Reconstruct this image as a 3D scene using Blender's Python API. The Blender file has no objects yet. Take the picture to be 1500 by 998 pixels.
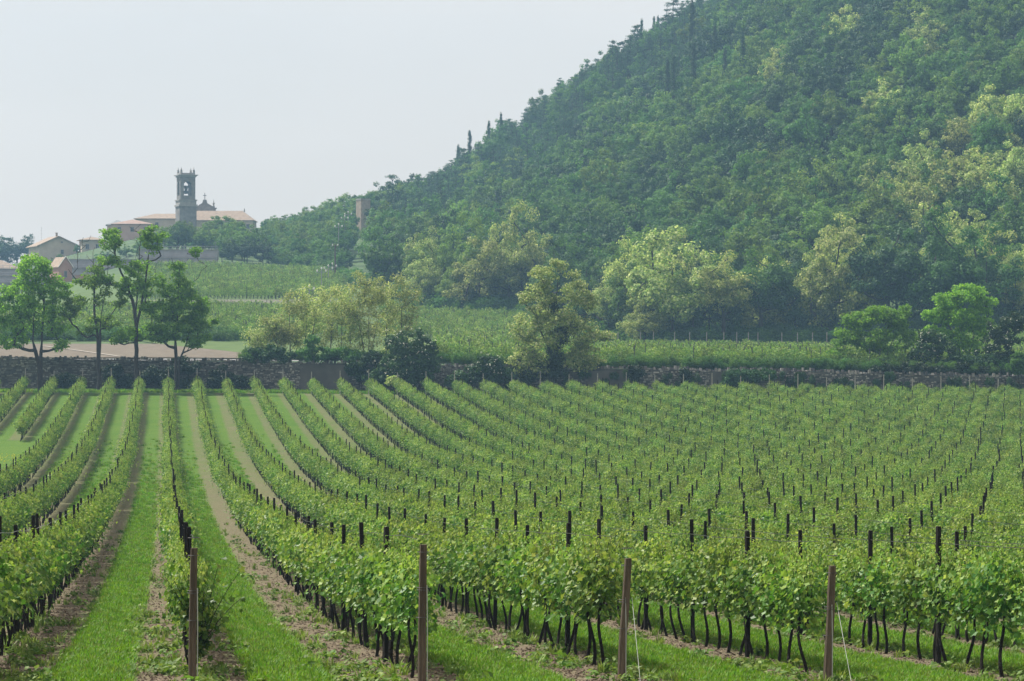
import bpy, math, random
import numpy as np
random.seed(7)
rng = np.random.default_rng(7)
C = bpy.context.scene.collection
R = math.radians
PI = math.pi

# ------------------------------------------------------------------ camera
F = 4450.0            # focal length in photo pixels (1500 px wide)
CZ = 8.4              # camera height above the lowest part of the vineyard
cam = bpy.data.cameras.new('camera'); camo = bpy.data.objects.new('camera', cam); C.objects.link(camo)
camo.location = (0, 0, CZ); camo.rotation_euler = (R(90), 0, 0)
cam.sensor_width = 36; cam.lens = 36 * F / 1500; cam.clip_start = 0.5; cam.clip_end = 20000
bpy.context.scene.camera = camo

# ------------------------------------------------------------------ light
SUN_EL = R(54); TOSUN = (-0.80, 0.60)
SUN_AZ = math.atan2(TOSUN[0], TOSUN[1])
w = bpy.data.worlds.new('World'); bpy.context.scene.world = w; w.use_nodes = True
nt = w.node_tree; nt.nodes.clear()
sky = nt.nodes.new('ShaderNodeTexSky'); sky.sky_type = 'NISHITA'; sky.sun_disc = False
sky.sun_elevation = SUN_EL; sky.sun_rotation = SUN_AZ; sky.air_density = 1.0; sky.dust_density = 3.5; sky.ozone_density = 1.0
veil = nt.nodes.new('ShaderNodeMix'); veil.data_type = 'RGBA'; veil.inputs[0].default_value = 0.8
veil.inputs[7].default_value = (11.6, 10.4, 9.3, 1)          # thin white overcast veil over the blue
bg = nt.nodes.new('ShaderNodeBackground'); bg.inputs[1].default_value = 0.055
ow = nt.nodes.new('ShaderNodeOutputWorld')
wtc = nt.nodes.new('ShaderNodeTexCoord'); wno = nt.nodes.new('ShaderNodeTexNoise'); wno.inputs['Scale'].default_value = 3.0; wno.inputs['Detail'].default_value = 4
wmp = nt.nodes.new('ShaderNodeMapping'); wmp.inputs['Scale'].default_value = (1, 1, 3); nt.links.new(wtc.outputs['Generated'], wmp.inputs[0]); nt.links.new(wmp.outputs[0], wno.inputs[0])
wmr = nt.nodes.new('ShaderNodeMapRange'); wmr.inputs[1].default_value = .3; wmr.inputs[2].default_value = .7; wmr.inputs[3].default_value = .70; wmr.inputs[4].default_value = .90
nt.links.new(wno.outputs[0], wmr.inputs[0]); nt.links.new(wmr.outputs[0], veil.inputs[0])
nt.links.new(sky.outputs[0], veil.inputs[6]); nt.links.new(veil.outputs[2], bg.inputs[0]); nt.links.new(bg.outputs[0], ow.inputs[0])
sl = bpy.data.lights.new('sun', 'SUN'); sl.energy = 5.0; sl.angle = R(0.6); sl.color = (1.0, 0.95, 0.86)
so = bpy.data.objects.new('sun', sl); C.objects.link(so)
from mathutils import Vector
sd = Vector((math.sin(SUN_AZ) * math.cos(SUN_EL), math.cos(SUN_AZ) * math.cos(SUN_EL), math.sin(SUN_EL)))
so.rotation_euler = sd.to_track_quat('Z', 'Y').to_euler(); so.location = (0, 0, 300)
vs = bpy.context.scene.view_settings
vs.view_transform = 'Standard'; vs.look = 'None'; vs.exposure = 0.75; vs.gamma = 1.0
cy = bpy.context.scene.cycles
cy.max_bounces = 5; cy.diffuse_bounces = 2; cy.glossy_bounces = 1; cy.transmission_bounces = 3; cy.volume_bounces = 0
cy.transparent_max_bounces = 4; cy.use_denoising = True
HAZE_DENSITY = 0.00027

# ------------------------------------------------------------------ helpers
def tag(o, label=None, cat=None, group=None, kind=None):
    if label: o['label'] = label
    if cat: o['category'] = cat
    if group: o['group'] = group
    if kind: o['kind'] = kind
    return o
def empty(name, loc, label=None, cat=None, group=None, rz=0):
    o = bpy.data.objects.new(name, None); C.objects.link(o); o.location = loc; o.rotation_euler = (0, 0, rz)
    o.empty_display_size = .3
    return tag(o, label, cat, group)
def link(name, me, parent=None, loc=None, rz=None):
    o = bpy.data.objects.new(name, me); C.objects.link(o)
    if parent is not None: o.parent = parent
    if loc is not None: o.location = loc
    if rz is not None: o.rotation_euler = (0, 0, rz)
    return o
class MB:
    """collects polygons as arrays; build() makes one mesh"""
    def __init__(s): s.v = []; s.f = []; s.n = 0
    def add(s, v, f, mat=0):
        v = np.asarray(v, float).reshape(-1, 3); f = np.asarray(f, int)
        if len(f) == 0: return s
        s.v.append(v); s.f.append((f + s.n, mat)); s.n += len(v); return s
    def merge(s, o, mat=None):
        for v in o.v: s.v.append(v)
        for f, m in o.f: s.f.append((f + s.n, m if mat is None else mat))
        s.n += o.n; return s
    def box(s, c, d, rz=0, mat=0, top=1.0):
        x, y, z = [k / 2 for k in d]
        b = np.array([(-x, -y, -z), (x, -y, -z), (x, y, -z), (-x, y, -z), (-x * top, -y * top, z), (x * top, -y * top, z), (x * top, y * top, z), (-x * top, y * top, z)])
        cs, sn = math.cos(rz), math.sin(rz)
        b = np.c_[b[:, 0] * cs - b[:, 1] * sn, b[:, 0] * sn + b[:, 1] * cs, b[:, 2]] + np.array(c)
        return s.add(b, [(0, 3, 2, 1), (4, 5, 6, 7), (0, 1, 5, 4), (1, 2, 6, 5), (2, 3, 7, 6), (3, 0, 4, 7)], mat)
    def tubes(s, A, B, ra, rb, k=5, mat=0):
        A = np.asarray(A, float).reshape(-1, 3); B = np.asarray(B, float).reshape(-1, 3)
        n = len(A); ra = np.broadcast_to(ra, n); rb = np.broadcast_to(rb, n)
        d = B - A; L = np.linalg.norm(d, axis=1, keepdims=True); L[L < 1e-6] = 1e-6; d = d / L
        A = A - d * (ra * .3)[:, None]
        h = np.where(np.abs(d[:, 2:3]) > .9, np.array([[1., 0, 0]]), np.array([[0, 0, 1.]]))
        u = np.cross(d, h); u /= np.linalg.norm(u, axis=1, keepdims=True); w_ = np.cross(d, u)
        a = np.arange(k) * 2 * PI / k
        ring = u[:, None, :] * np.cos(a)[None, :, None] + w_[:, None, :] * np.sin(a)[None, :, None]
        va = A[:, None, :] + ring * ra[:, None, None]; vb = B[:, None, :] + ring * rb[:, None, None]
        v = np.concatenate([va, vb], 1).reshape(-1, 3)
        i = np.arange(k); j = (i + 1) % k
        q = np.stack([i, i + k, j + k, j], 1)
        f = (q[None] + (np.arange(n) * 2 * k)[:, None, None]).reshape(-1, 4)
        s.add(v, f, mat)
        return s
    def path(s, pts, r0, r1, k=6, mat=0, cap=False):
        pts = np.asarray(pts, float); n = len(pts) - 1
        r = np.linspace(r0, r1, n + 1)
        s.tubes(pts[:-1], pts[1:], r[:-1], r[1:], k, mat)
        return s
    def mesh(s, name, mats, smooth=False):
        me = bpy.data.meshes.new(name)
        V = np.concatenate(s.v) if s.v else np.zeros((0, 3))
        me.vertices.add(len(V)); me.vertices.foreach_set('co', V.astype(np.float32).ravel())
        loops = np.concatenate([f.ravel() for f, m in s.f]); tot = np.concatenate([np.full(len(f), f.shape[1]) for f, m in s.f])
        mi = np.concatenate([np.full(len(f), m) for f, m in s.f])
        me.loops.add(len(loops)); me.loops.foreach_set('vertex_index', loops.astype(np.int32))
        me.polygons.add(len(tot)); me.polygons.foreach_set('loop_start', np.concatenate([[0], np.cumsum(tot)[:-1]]).astype(np.int32))
        me.polygons.foreach_set('material_index', mi.astype(np.int32))
        me.polygons.foreach_set('use_smooth', np.full(len(tot), smooth))
        for m in (mats if isinstance(mats, (list, tuple)) else [mats]): me.materials.append(m)
        me.update(calc_edges=True); me.validate()
        return me
    def obj(s, name, mats, parent=None, loc=None, rz=None, smooth=False):
        return link(name, s.mesh(name, mats, smooth), parent, loc, rz)

# ------------------------------------------------------------------ materials
def newmat(name):
    m = bpy.data.materials.new(name); m.use_nodes = True; m.node_tree.nodes.clear()
    return m, m.node_tree
def N(t, typ, **kw):
    n = t.nodes.new(typ)
    for k, v in kw.items(): setattr(n, k, v)
    return n
def ramp(t, fac, stops):
    r = N(t, 'ShaderNodeValToRGB'); e = r.color_ramp.elements
    while len(e) < len(stops): e.new(.5)
    for i, (p, c) in enumerate(stops): e[i].position = p; e[i].color = (*c, 1)
    t.links.new(fac, r.inputs[0]); return r.outputs[0]
def leaf_mat(name, a, b, c=None, transl=.35, rough=.55, tcol=(1.25, 1.25, .6)):
    """leaf: colour varies per leaf and per plant; light passes through"""
    m, t = newmat(name)
    geo = N(t, 'ShaderNodeNewGeometry'); oi = N(t, 'ShaderNodeObjectInfo')
    stops = [(0, a), (1, b)] if c is None else [(0, a), (.62, b), (1, c)]
    col = ramp(t, geo.outputs['Random Per Island'], stops)
    hsv = N(t, 'ShaderNodeHueSaturation')
    mr = N(t, 'ShaderNodeMapRange'); mr.inputs[3].default_value = .72; mr.inputs[4].default_value = 1.28
    t.links.new(oi.outputs['Random'], mr.inputs[0]); t.links.new(mr.outputs[0], hsv.inputs['Value'])
    mh = N(t, 'ShaderNodeMapRange'); mh.inputs[3].default_value = .485; mh.inputs[4].default_value = .515
    mm = N(t, 'ShaderNodeMath', operation='MULTIPLY'); mm.inputs[1].default_value = 7.31
    fr = N(t, 'ShaderNodeMath', operation='FRACT')
    t.links.new(oi.outputs['Random'], mm.inputs[0]); t.links.new(mm.outputs[0], fr.inputs[0]); t.links.new(fr.outputs[0], mh.inputs[0]); t.links.new(mh.outputs[0], hsv.inputs['Hue'])
    t.links.new(col, hsv.inputs['Color'])
    p = N(t, 'ShaderNodeBsdfPrincipled'); p.inputs['Roughness'].default_value = rough; p.inputs['Specular IOR Level'].default_value = .16
    tr = N(t, 'ShaderNodeBsdfTranslucent'); mul = N(t, 'ShaderNodeMix', data_type='RGBA', blend_type='MULTIPLY'); mul.inputs[0].default_value = 1; mul.inputs[7].default_value = (*tcol, 1)
    t.links.new(hsv.outputs[0], p.inputs['Base Color']); t.links.new(hsv.outputs[0], mul.inputs[6]); t.links.new(mul.outputs[2], tr.inputs[0])
    mx = N(t, 'ShaderNodeMixShader'); mx.inputs[0].default_value = transl
    t.links.new(p.outputs[0], mx.inputs[1]); t.links.new(tr.outputs[0], mx.inputs[2])
    o = N(t, 'ShaderNodeOutputMaterial'); t.links.new(mx.outputs[0], o.inputs[0])
    return m
def noise_mat(name, stops, scale=1.0, detail=6, rough=.9, bump=0, bscale=None, stretch=(1, 1, 1), rough_noise=.6, spec=.2):
    m, t = newmat(name)
    tc = N(t, 'ShaderNodeTexCoord'); mp = N(t, 'ShaderNodeMapping'); mp.inputs['Scale'].default_value = stretch
    t.links.new(tc.outputs['Object'], mp.inputs[0])
    no = N(t, 'ShaderNodeTexNoise'); no.inputs['Scale'].default_value = scale; no.inputs['Detail'].default_value = detail; no.inputs['Roughness'].default_value = rough_noise
    t.links.new(mp.outputs[0], no.inputs[0])
    col = ramp(t, no.outputs[0], stops)
    p = N(t, 'ShaderNodeBsdfPrincipled'); p.inputs['Roughness'].default_value = rough; p.inputs['Specular IOR Level'].default_value = spec
    t.links.new(col, p.inputs['Base Color'])
    if bump:
        n2 = N(t, 'ShaderNodeTexNoise'); n2.inputs['Scale'].default_value = bscale or scale * 4; n2.inputs['Detail'].default_value = 5
        t.links.new(mp.outputs[0], n2.inputs[0])
        bp = N(t, 'ShaderNodeBump'); bp.inputs['Strength'].default_value = bump; bp.inputs['Distance'].default_value = .1
        t.links.new(n2.outputs[0], bp.inputs['Height']); t.links.new(bp.outputs[0], p.inputs['Normal'])
    o = N(t, 'ShaderNodeOutputMaterial'); t.links.new(p.outputs[0], o.inputs[0])
    return m

M = {}
M['vine_leaf'] = leaf_mat('vine_leaf', (.04, .115, .018), (.10, .20, .034), (.25, .33, .085), transl=.34, rough=.45)
M['vine_wood'] = noise_mat('vine_wood', [(.3, (.007, .006, .005)), (.7, (.028, .022, .018))], 30, bump=.6, stretch=(1, 1, .2))
M['post_dark'] = noise_mat('post_dark', [(.3, (.006, .005, .004)), (.7, (.022, .018, .015))], 12, bump=.5, stretch=(1, 1, .12))
M['post_brown'] = noise_mat('post_brown', [(.30, (.03, .023, .017)), (.48, (.09, .07, .05)), (.60, (.14, .11, .08)), (.72, (.30, .26, .2))], 9, 10, rough_noise=.75, bump=.6, bscale=60, stretch=(1, 1, .08))
M['post_pale'] = noise_mat('post_pale', [(.3, (.22, .21, .19)), (.7, (.42, .40, .37))], 6)
M['wire'] = noise_mat('wire', [(.3, (.04, .04, .04)), (.7, (.08, .08, .08))], 3, rough=.4)
M['guy'] = noise_mat('guy', [(.3, (.32, .34, .33)), (.7, (.48, .5, .48))], 3, rough=.5)
M['bark'] = noise_mat('bark', [(.3, (.018, .016, .014)), (.7, (.065, .055, .045))], 8, bump=.6, stretch=(1, 1, .3))
M['bark_grey'] = noise_mat('bark_grey', [(.3, (.05, .045, .04)), (.7, (.14, .12, .10))], 8, bump=.6, stretch=(1, 1, .3))
M['leaf_bright'] = leaf_mat('leaf_bright', (.09, .21, .02), (.15, .31, .036), (.23, .38, .06), transl=.5)
M['leaf_mid'] = leaf_mat('leaf_mid', (.05, .125, .025), (.07, .16, .032), (.09, .19, .04), transl=.4)
M['leaf_yellow'] = leaf_mat('leaf_yellow', (.085, .17, .028), (.12, .21, .038), (.16, .24, .05), transl=.4)
M['leaf_dark'] = leaf_mat('leaf_dark', (.02, .055, .016), (.032, .08, .022), (.045, .10, .03), transl=.22)
M['leaf_blue'] = leaf_mat('leaf_blue', (.03, .075, .038), (.045, .105, .05), (.06, .13, .06), transl=.25)
M['leaf_ivy'] = leaf_mat('leaf_ivy', (.01, .028, .008), (.02, .045, .012), transl=.15)
M['leaf_blossom'] = leaf_mat('leaf_blossom', (.17, .25, .06), (.34, .41, .13), (.60, .60, .36), transl=.5, tcol=(1.1, 1.1, .8))
M['leaf_blossom_soft'] = leaf_mat('leaf_blossom_soft', (.15, .24, .05), (.30, .38, .10), (.55, .58, .28), transl=.5, tcol=(1.1, 1.1, .8))
M['leaf_olive'] = leaf_mat('leaf_olive', (.12, .15, .11), (.18, .21, .16), (.25, .27, .22), transl=.2)
M['leaf_field'] = leaf_mat('leaf_field', (.08, .165, .035), (.15, .25, .06), (.26, .34, .11), transl=.4)
M['leaf_young'] = leaf_mat('leaf_young', (.12, .215, .04), (.19, .295, .06), (.33, .40, .14), transl=.4)
M['flower_white'] = noise_mat('flower_white', [(.3, (.42, .44, .34)), (.7, (.62, .63, .54))], 5)
M['flower_yellow'] = noise_mat('flower_yellow', [(.3, (.50, .46, .03)), (.7, (.62, .58, .05))], 5)
M['grass_blade'] = leaf_mat('grass_blade', (.06, .165, .008), (.10, .23, .012), (.16, .275, .03), transl=.4)
M['weed_leaf'] = leaf_mat('weed_leaf', (.06, .13, .02), (.11, .19, .035), (.20, .27, .08), transl=.35)
M['clod'] = noise_mat('clod', [(.3, (.07, .05, .035)), (.7, (.19, .15, .11))], 3)
M['litter'] = noise_mat('litter', [(.35, (.12, .09, .06)), (.7, (.27, .225, .17))], 9)

# ground of the vineyard: grass strips between bare strips under the rows, by position across the rows
SL = -0.11438        # rows run along (SL, 1)
C0 = 0.37            # where row 0 crosses Y = 0
SP = 2.818           # spacing of the rows along X
def strip_mat():
    m, t = newmat('vineyard_soil_and_grass')
    tc = N(t, 'ShaderNodeTexCoord'); sx = N(t, 'ShaderNodeSeparateXYZ'); t.links.new(tc.outputs['Object'], sx.inputs[0])
    def mth(op, a, b=None, c=None):
        n = N(t, 'ShaderNodeMath', operation=op)
        for i, q in enumerate((a, b, c)):
            if q is None: continue
            if isinstance(q, (int, float)): n.inputs[i].default_value = q
            else: t.links.new(q, n.inputs[i])
        return n.outputs[0]
    def noise(scale, det=4, st=(1, 1, 1), r=.6):
        mp = N(t, 'ShaderNodeMapping'); mp.inputs['Scale'].default_value = st; t.links.new(tc.outputs['Object'], mp.inputs[0])
        n = N(t, 'ShaderNodeTexNoise'); n.inputs['Scale'].default_value = scale; n.inputs['Detail'].default_value = det; n.inputs['Roughness'].default_value = r
        t.links.new(mp.outputs[0], n.inputs[0]); return n.outputs[0]
    u = mth('DIVIDE', mth('SUBTRACT', mth('MULTIPLY_ADD', sx.outputs[1], -SL, sx.outputs[0]), C0), SP)
    k = mth('FLOOR', u); fr = mth('FRACT', u)
    # each strip's own width
    wn = N(t, 'ShaderNodeTexWhiteNoise', noise_dimensions='1D'); t.links.new(k, wn.inputs[1])
    ctr = mth('ADD', mth('MULTIPLY_ADD', wn.outputs[0], .06, .41), mth('MULTIPLY', mth('COMPARE', k, -1.0, .5), .09))
    far = N(t, 'ShaderNodeMapRange'); far.inputs[1].default_value = 60; far.inputs[2].default_value = 200; far.inputs[3].default_value = .155; far.inputs[4].default_value = .20
    t.links.new(sx.outputs[1], far.inputs[0])
    rgt = N(t, 'ShaderNodeMapRange'); rgt.inputs[1].default_value = .5; rgt.inputs[2].default_value = 3.0; rgt.inputs[3].default_value = 0; rgt.inputs[4].default_value = .14
    t.links.new(k, rgt.inputs[0])
    wd = mth('ADD', far.outputs[0], rgt.outputs[0])
    dist = mth('SUBTRACT', mth('ABSOLUTE', mth('SUBTRACT', fr, ctr)), wd)     # <0 in the grass strip
    dist = mth('ADD', dist, mth('MULTIPLY', mth('SUBTRACT', noise(1.6, 6, (1, .5, 1)), .5), .22))
    g = N(t, 'ShaderNodeMapRange'); g.inputs[1].default_value = .13; g.inputs[2].default_value = -.05; t.links.new(dist, g.inputs[0])
    # sparse weeds in the bare strips
    wz = N(t, 'ShaderNodeMapRange'); wz.inputs[1].default_value = .50; wz.inputs[2].default_value = .62; wz.inputs[4].default_value = .75; t.links.new(noise(1.1, 8, (1, .45, 1), .75), wz.inputs[0])
    edge = N(t, 'ShaderNodeMapRange'); edge.inputs[1].default_value = .22; edge.inputs[2].default_value = .0; edge.inputs[3].default_value = .25; t.links.new(dist, edge.inputs[0])
    ww = mth('MULTIPLY', wz.outputs[0], edge.outputs[0])
    fw = N(t, 'ShaderNodeMapRange'); fw.inputs[1].default_value = 90; fw.inputs[2].default_value = 220; fw.inputs[3].default_value = 0; fw.inputs[4].default_value = .6; t.links.new(sx.outputs[1], fw.inputs[0])
    fac = mth('MAXIMUM', mth('MAXIMUM', g.outputs[0], ww), mth('MULTIPLY', fw.outputs[0], mth('MULTIPLY', noise(.9, 6, (1, .3, 1)), 1.7)))
    fac = mth('MAXIMUM', fac, mth('MULTIPLY', mth('LESS_THAN', u, -3.55), mth('LESS_THAN', sx.outputs[1], 231)))
    soil = ramp(t, noise(9, 10, r=.75), [(.30, (.055, .042, .028)), (.48, (.13, .105, .07)), (.62, (.20, .17, .12)), (.75, (.33, .29, .22))])
    grass = ramp(t, noise(14, 8, (1, .6, 1), .7), [(.3, (.03, .075, .007)), (.5, (.06, .125, .012)), (.72, (.12, .165, .03))])
    big = ramp(t, noise(.35, 4), [(.3, (.85, .95, .8)), (.7, (1.2, 1.08, 1.15))])
    mul = N(t, 'ShaderNodeMix', data_type='RGBA', blend_type='MULTIPLY'); mul.inputs[0].default_value = 1
    t.links.new(grass, mul.inputs[6]); t.links.new(big, mul.inputs[7])
    mx = N(t, 'ShaderNodeMix', data_type='RGBA'); t.links.new(fac, mx.inputs[0]); t.links.new(soil, mx.inputs[6]); t.links.new(mul.outputs[2], mx.inputs[7])
    p = N(t, 'ShaderNodeBsdfPrincipled'); p.inputs['Roughness'].default_value = .95; p.inputs['Specular IOR Level'].default_value = .1
    t.links.new(mx.outputs[2], p.inputs['Base Color'])
    bp = N(t, 'ShaderNodeBump'); bp.inputs['Strength'].default_value = .8; bp.inputs['Distance'].default_value = .06; t.links.new(noise(12, 8, r=.7), bp.inputs['Height']); t.links.new(bp.outputs[0], p.inputs['Normal'])
    o = N(t, 'ShaderNodeOutputMaterial'); t.links.new(p.outputs[0], o.inputs[0])
    return m
M['strip'] = strip_mat()
M['hill_floor'] = noise_mat('hill_floor', [(.35, (.035, .065, .02)), (.6, (.065, .11, .035)), (.8, (.11, .13, .05))], .15, bump=.5)
M['meadow'] = noise_mat('meadow', [(.3, (.045, .085, .018)), (.6, (.07, .115, .025)), (.8, (.11, .145, .045))], .4, 8)
M['plough'] = noise_mat('plough', [(.3, (.075, .062, .046)), (.55, (.125, .105, .08)), (.75, (.18, .155, .12))], .9, 10, bump=.6, bscale=3, rough_noise=.7)
M['bank'] = noise_mat('bank', [(.35, (.06, .085, .04)), (.5, (.10, .105, .07)), (.65, (.14, .125, .10))], .5, 9, bump=.5, rough_noise=.75)
M['track'] = noise_mat('track', [(.3, (.24, .22, .19)), (.7, (.36, .33, .29))], 1.5)
M['stone'] = None

# ------------------------------------------------------------------ terrain
VY = np.array([-60, 0, 20, 38.3, 59, 96, 131, 164, 204, 244, 283, 306, 330.])
VH = np.array([1.6, 2.6, 3.35, 4.3, 5.44, 6.85, 7.85, 8.28, 8.2, 7.2, 5.75, 5.0, 4.8])
def pchip(xs, ys, x):
    xs = np.asarray(xs, float); ys = np.asarray(ys, float)
    m = np.gradient(ys, xs); x = np.clip(x, xs[0], xs[-1])
    i = np.clip(np.searchsorted(xs, x) - 1, 0, len(xs) - 2)
    h = xs[i + 1] - xs[i]; t = (x - xs[i]) / h
    return ys[i] * (2 * t**3 - 3 * t**2 + 1) + m[i] * h * (t**3 - 2 * t**2 + t) + ys[i + 1] * (-2 * t**3 + 3 * t**2) + m[i + 1] * h * (t**3 - t**2)
def zv(X, Y):
    """height of the vineyard floor"""
    X = np.asarray(X, float); Y = np.asarray(Y, float)
    tilt = .010 * np.clip(X + 30, 0, 90) * np.clip((Y - 90) / 200, 0, 1)
    tilt = tilt + .028 * np.clip(X - 1.0, 0, 9) * np.clip((95 - Y) / 40, 0, 1)
    return CZ - pchip(VY, VH, Y) - tilt
TU = (np.array([-400, 0, 250, 500, 620, 750, 900, 1200, 1500, 2300]) - 750) / F
TY = np.array([300, 340, 380, 430, 500, 600, 700, 850, 1000, 1250.])
TZ = np.array([
    [-1.9, -1.9, -1.9, -2.1, -2.3, -2.5, -2.7, -2.9, -3.4, -3.6],
    [-1.2, -1.2, -1.2, -1.4, -1.7, -1.9, -2.4, -2.6, -3.0, -3.2],
    [-.3, -.3, -.3, -.6, -1.0, -1.2, -2.0, -2.3, -2.5, -1],
    [2.2, 2.2, 2.5, 2.0, .5, -.3, -1.5, -1.5, 2, 8],
    [4.6, 4.8, 6.5, 6.5, 4, 3.5, 6, 12, 20, 34],
    [8, 8.5, 13.5, 12.5, 13, 16, 24, 42, 55, 80],
    [11.5, 12, 21.5, 21, 22, 28, 43, 70, 92, 120],
    [20, 21, 30, 30.5, 35.5, 50, 72, 108, 142, 170],
    [21, 22, 30, 29, 33, 52, 78, 132, 160, 185],
    [10, 12, 20, 18, 26, 40, 60, 110, 140, 160]])
def zt(X, Y):
    """height of the land behind the stone wall"""
    X = np.asarray(X, float); Y = np.asarray(Y, float)
    X, Y = np.broadcast_arrays(X, Y)
    sh = X.shape; X = X.ravel(); Y = Y.ravel()
    u = X / np.maximum(Y, 1)
    yy = np.clip(Y, TY[0], TY[-1]); iy = np.clip(np.searchsorted(TY, yy) - 1, 0, len(TY) - 2); ty = (yy - TY[iy]) / (TY[iy + 1] - TY[iy])
    my = np.gradient(TZ, TY, axis=0)
    uu = np.clip(u, TU[0], TU[-1]); iu = np.clip(np.searchsorted(TU, uu) - 1, 0, len(TU) - 2); tu = (uu - TU[iu]) / (TU[iu + 1] - TU[iu])
    su = tu * tu * (3 - 2 * tu) * .5 + tu * .5
    h = TY[iy + 1] - TY[iy]
    def col(c):
        return TZ[iy, c] * (2 * ty**3 - 3 * ty**2 + 1) + my[iy, c] * h * (ty**3 - 2 * ty**2 + ty) + TZ[iy + 1, c] * (-2 * ty**3 + 3 * ty**2) + my[iy + 1, c] * h * (ty**3 - ty**2)
    z = col(iu) * (1 - su) + col(iu + 1) * su
    z = z + np.where(Y > 600, 1.5 * np.sin(X * .07 + Y * .03) + 1.2 * np.sin(X * .13 - Y * .05), 0) * np.clip((Y - 600) / 200, 0, 1) * np.clip((u + .03) / .03, 0, 1)
    return (CZ + z).reshape(sh)
def grid(xf, ys, zf, nx):
    """sheet whose rows follow the y values; xf(y) gives the x range there"""
    ys = np.asarray(ys, float); V = []
    for y in ys:
        a, b = xf(y); x = np.linspace(a, b, nx); V.append(np.c_[x, np.full(nx, y), zf(x, np.full(nx, y))])
    V = np.concatenate(V); i, j = np.meshgrid(np.arange(len(ys) - 1), np.arange(nx - 1), indexing='ij')
    a = (i * nx + j).ravel(); f = np.stack([a, a + 1, a + 1 + nx, a + nx], 1)
    return MB().add(V, f)
WALL_Y = 305.0
base = MB(); base.add([(-700, -60, -3), (700, -60, -3), (700, 1700, -3), (-700, 1700, -3)], [(0, 1, 2, 3)])
tag(base.obj('ground', M['meadow']), kind='structure')
tag(grid(lambda y: (-90, 110), np.linspace(-10, WALL_Y + .4, 240), zv, 110).obj('vineyard_ground', M['strip'], smooth=True), kind='structure')
tag(grid(lambda y: (TU[0] * y, TU[-1] * y), np.r_[np.linspace(WALL_Y + .3, 640, 170), np.linspace(645, 1240, 90)], zt, 150).obj('hill_terrain', M['hill_floor'], smooth=True), kind='structure')
def ux(px, Y): return (px - 750) / F * Y
def patch(name, x0, x1, Y0, Y1, mat, off=.10, nx=40, ny=40, fx0=None, fx1=None):
    f0 = fx0 or (lambda y: x0); f1 = fx1 or (lambda y: x1)
    return tag(grid(lambda y: (ux(f0(y), y), ux(f1(y), y)), np.linspace(Y0, Y1, ny), lambda x, y: zt(x, y) + off, nx).obj(name, mat, smooth=True), kind='structure')
patch('ploughed_field', -60, 420, WALL_Y + .8, 374, M['plough'], fx1=lambda y: 430 - (y - 306) * 2.9)
patch('meadow', 230, 640, WALL_Y + .8, 384, M['meadow'], off=.10, fx0=lambda y: 431 - (y - 306) * 2.9, fx1=lambda y: 640)
patch('field_soil', -200, 500, 384.5, 620, M['meadow'], off=.09)
patch('far_meadow', 501, 860, 384.5, 500, M['meadow'], off=.09)
patch('vineyard_field_soil', 641, 1900, WALL_Y + .8, 384, M['meadow'], off=.09)
patch('grassy_bank', -200, 500, 468, 501, M['bank'], off=.20)
# pale track crossing the ploughed field
tr = MB()
ty_ = np.linspace(0, 1, 30); txp = 60 + 110 * ty_; tYY = 362 - 52 * ty_
vv = []
for px_, Y_ in zip(txp, tYY):
    x = ux(px_, Y_)
    for s_ in (0, .45): vv.append((x + s_, Y_, float(zt(x + s_, Y_)) + .16))
tr.add(vv, [(2 * i, 2 * i + 1, 2 * i + 3, 2 * i + 2) for i in range(29)])
tag(tr.obj('path', M['track']), kind='structure')

# ------------------------------------------------------------------ foliage generators
def rand_frames(n, out, up=.4, spread=.8):
    """leaf frames: normals near out + up with spread; returns two tangent vectors"""
    nrm = out + np.array([0, 0, up]) + rng.normal(0, spread, (n, 3))
    nrm /= np.linalg.norm(nrm, axis=1, keepdims=True) + 1e-9
    h = rng.normal(0, 1, (n, 3)); t1 = np.cross(nrm, h); t1 /= np.linalg.norm(t1, axis=1, keepdims=True) + 1e-9
    return nrm, t1, np.cross(nrm, t1)
def add_leaves(mb, P, size, out, shape='kite', up=.4, spread=.8, mat=0):
    n = len(P)
    if n == 0: return
    nrm, a, b = rand_frames(n, out, up, spread)
    size = np.broadcast_to(size, n)
    if shape == 'kite':
        T = np.array([(-.5, 0, 0), (0, -.36, .07), (.55, 0, 0), (0, .36, .07)]); Fc = np.array([(0, 1, 2, 3)])
    elif shape == 'vine':      # five lobed leaf, folded along its middle
        ang = np.radians([0, 32, 62, 98, 135, 180, 225, 262, 298, 328]); r = np.array([.62, .36, .56, .34, .44, .16, .44, .34, .56, .36])
        T = np.c_[r * np.cos(ang), r * np.sin(ang), np.abs(np.sin(ang)) * r * .35]
        T = np.vstack([(0.02, 0, 0), T]); Fc = np.array([(0, i, i % 10 + 1) for i in range(1, 11)])
    elif shape == 'blade':
        T = np.array([(0, -.06, 0), (0, .06, 0), (.55, .05, .12), (.55, -.04, .12), (1, 0, .42)]); Fc = None
    if shape == 'blade':
        pass
    V = P[:, None, :] + size[:, None, None] * (T[None, :, 0:1] * a[:, None, :] + T[None, :, 1:2] * b[:, None, :] + T[None, :, 2:3] * nrm[:, None, :])
    f = (Fc[None] + (np.arange(n) * len(T))[:, None, None]).reshape(-1, Fc.shape[1])
    mb.add(V.reshape(-1, 3), f, mat)
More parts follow.
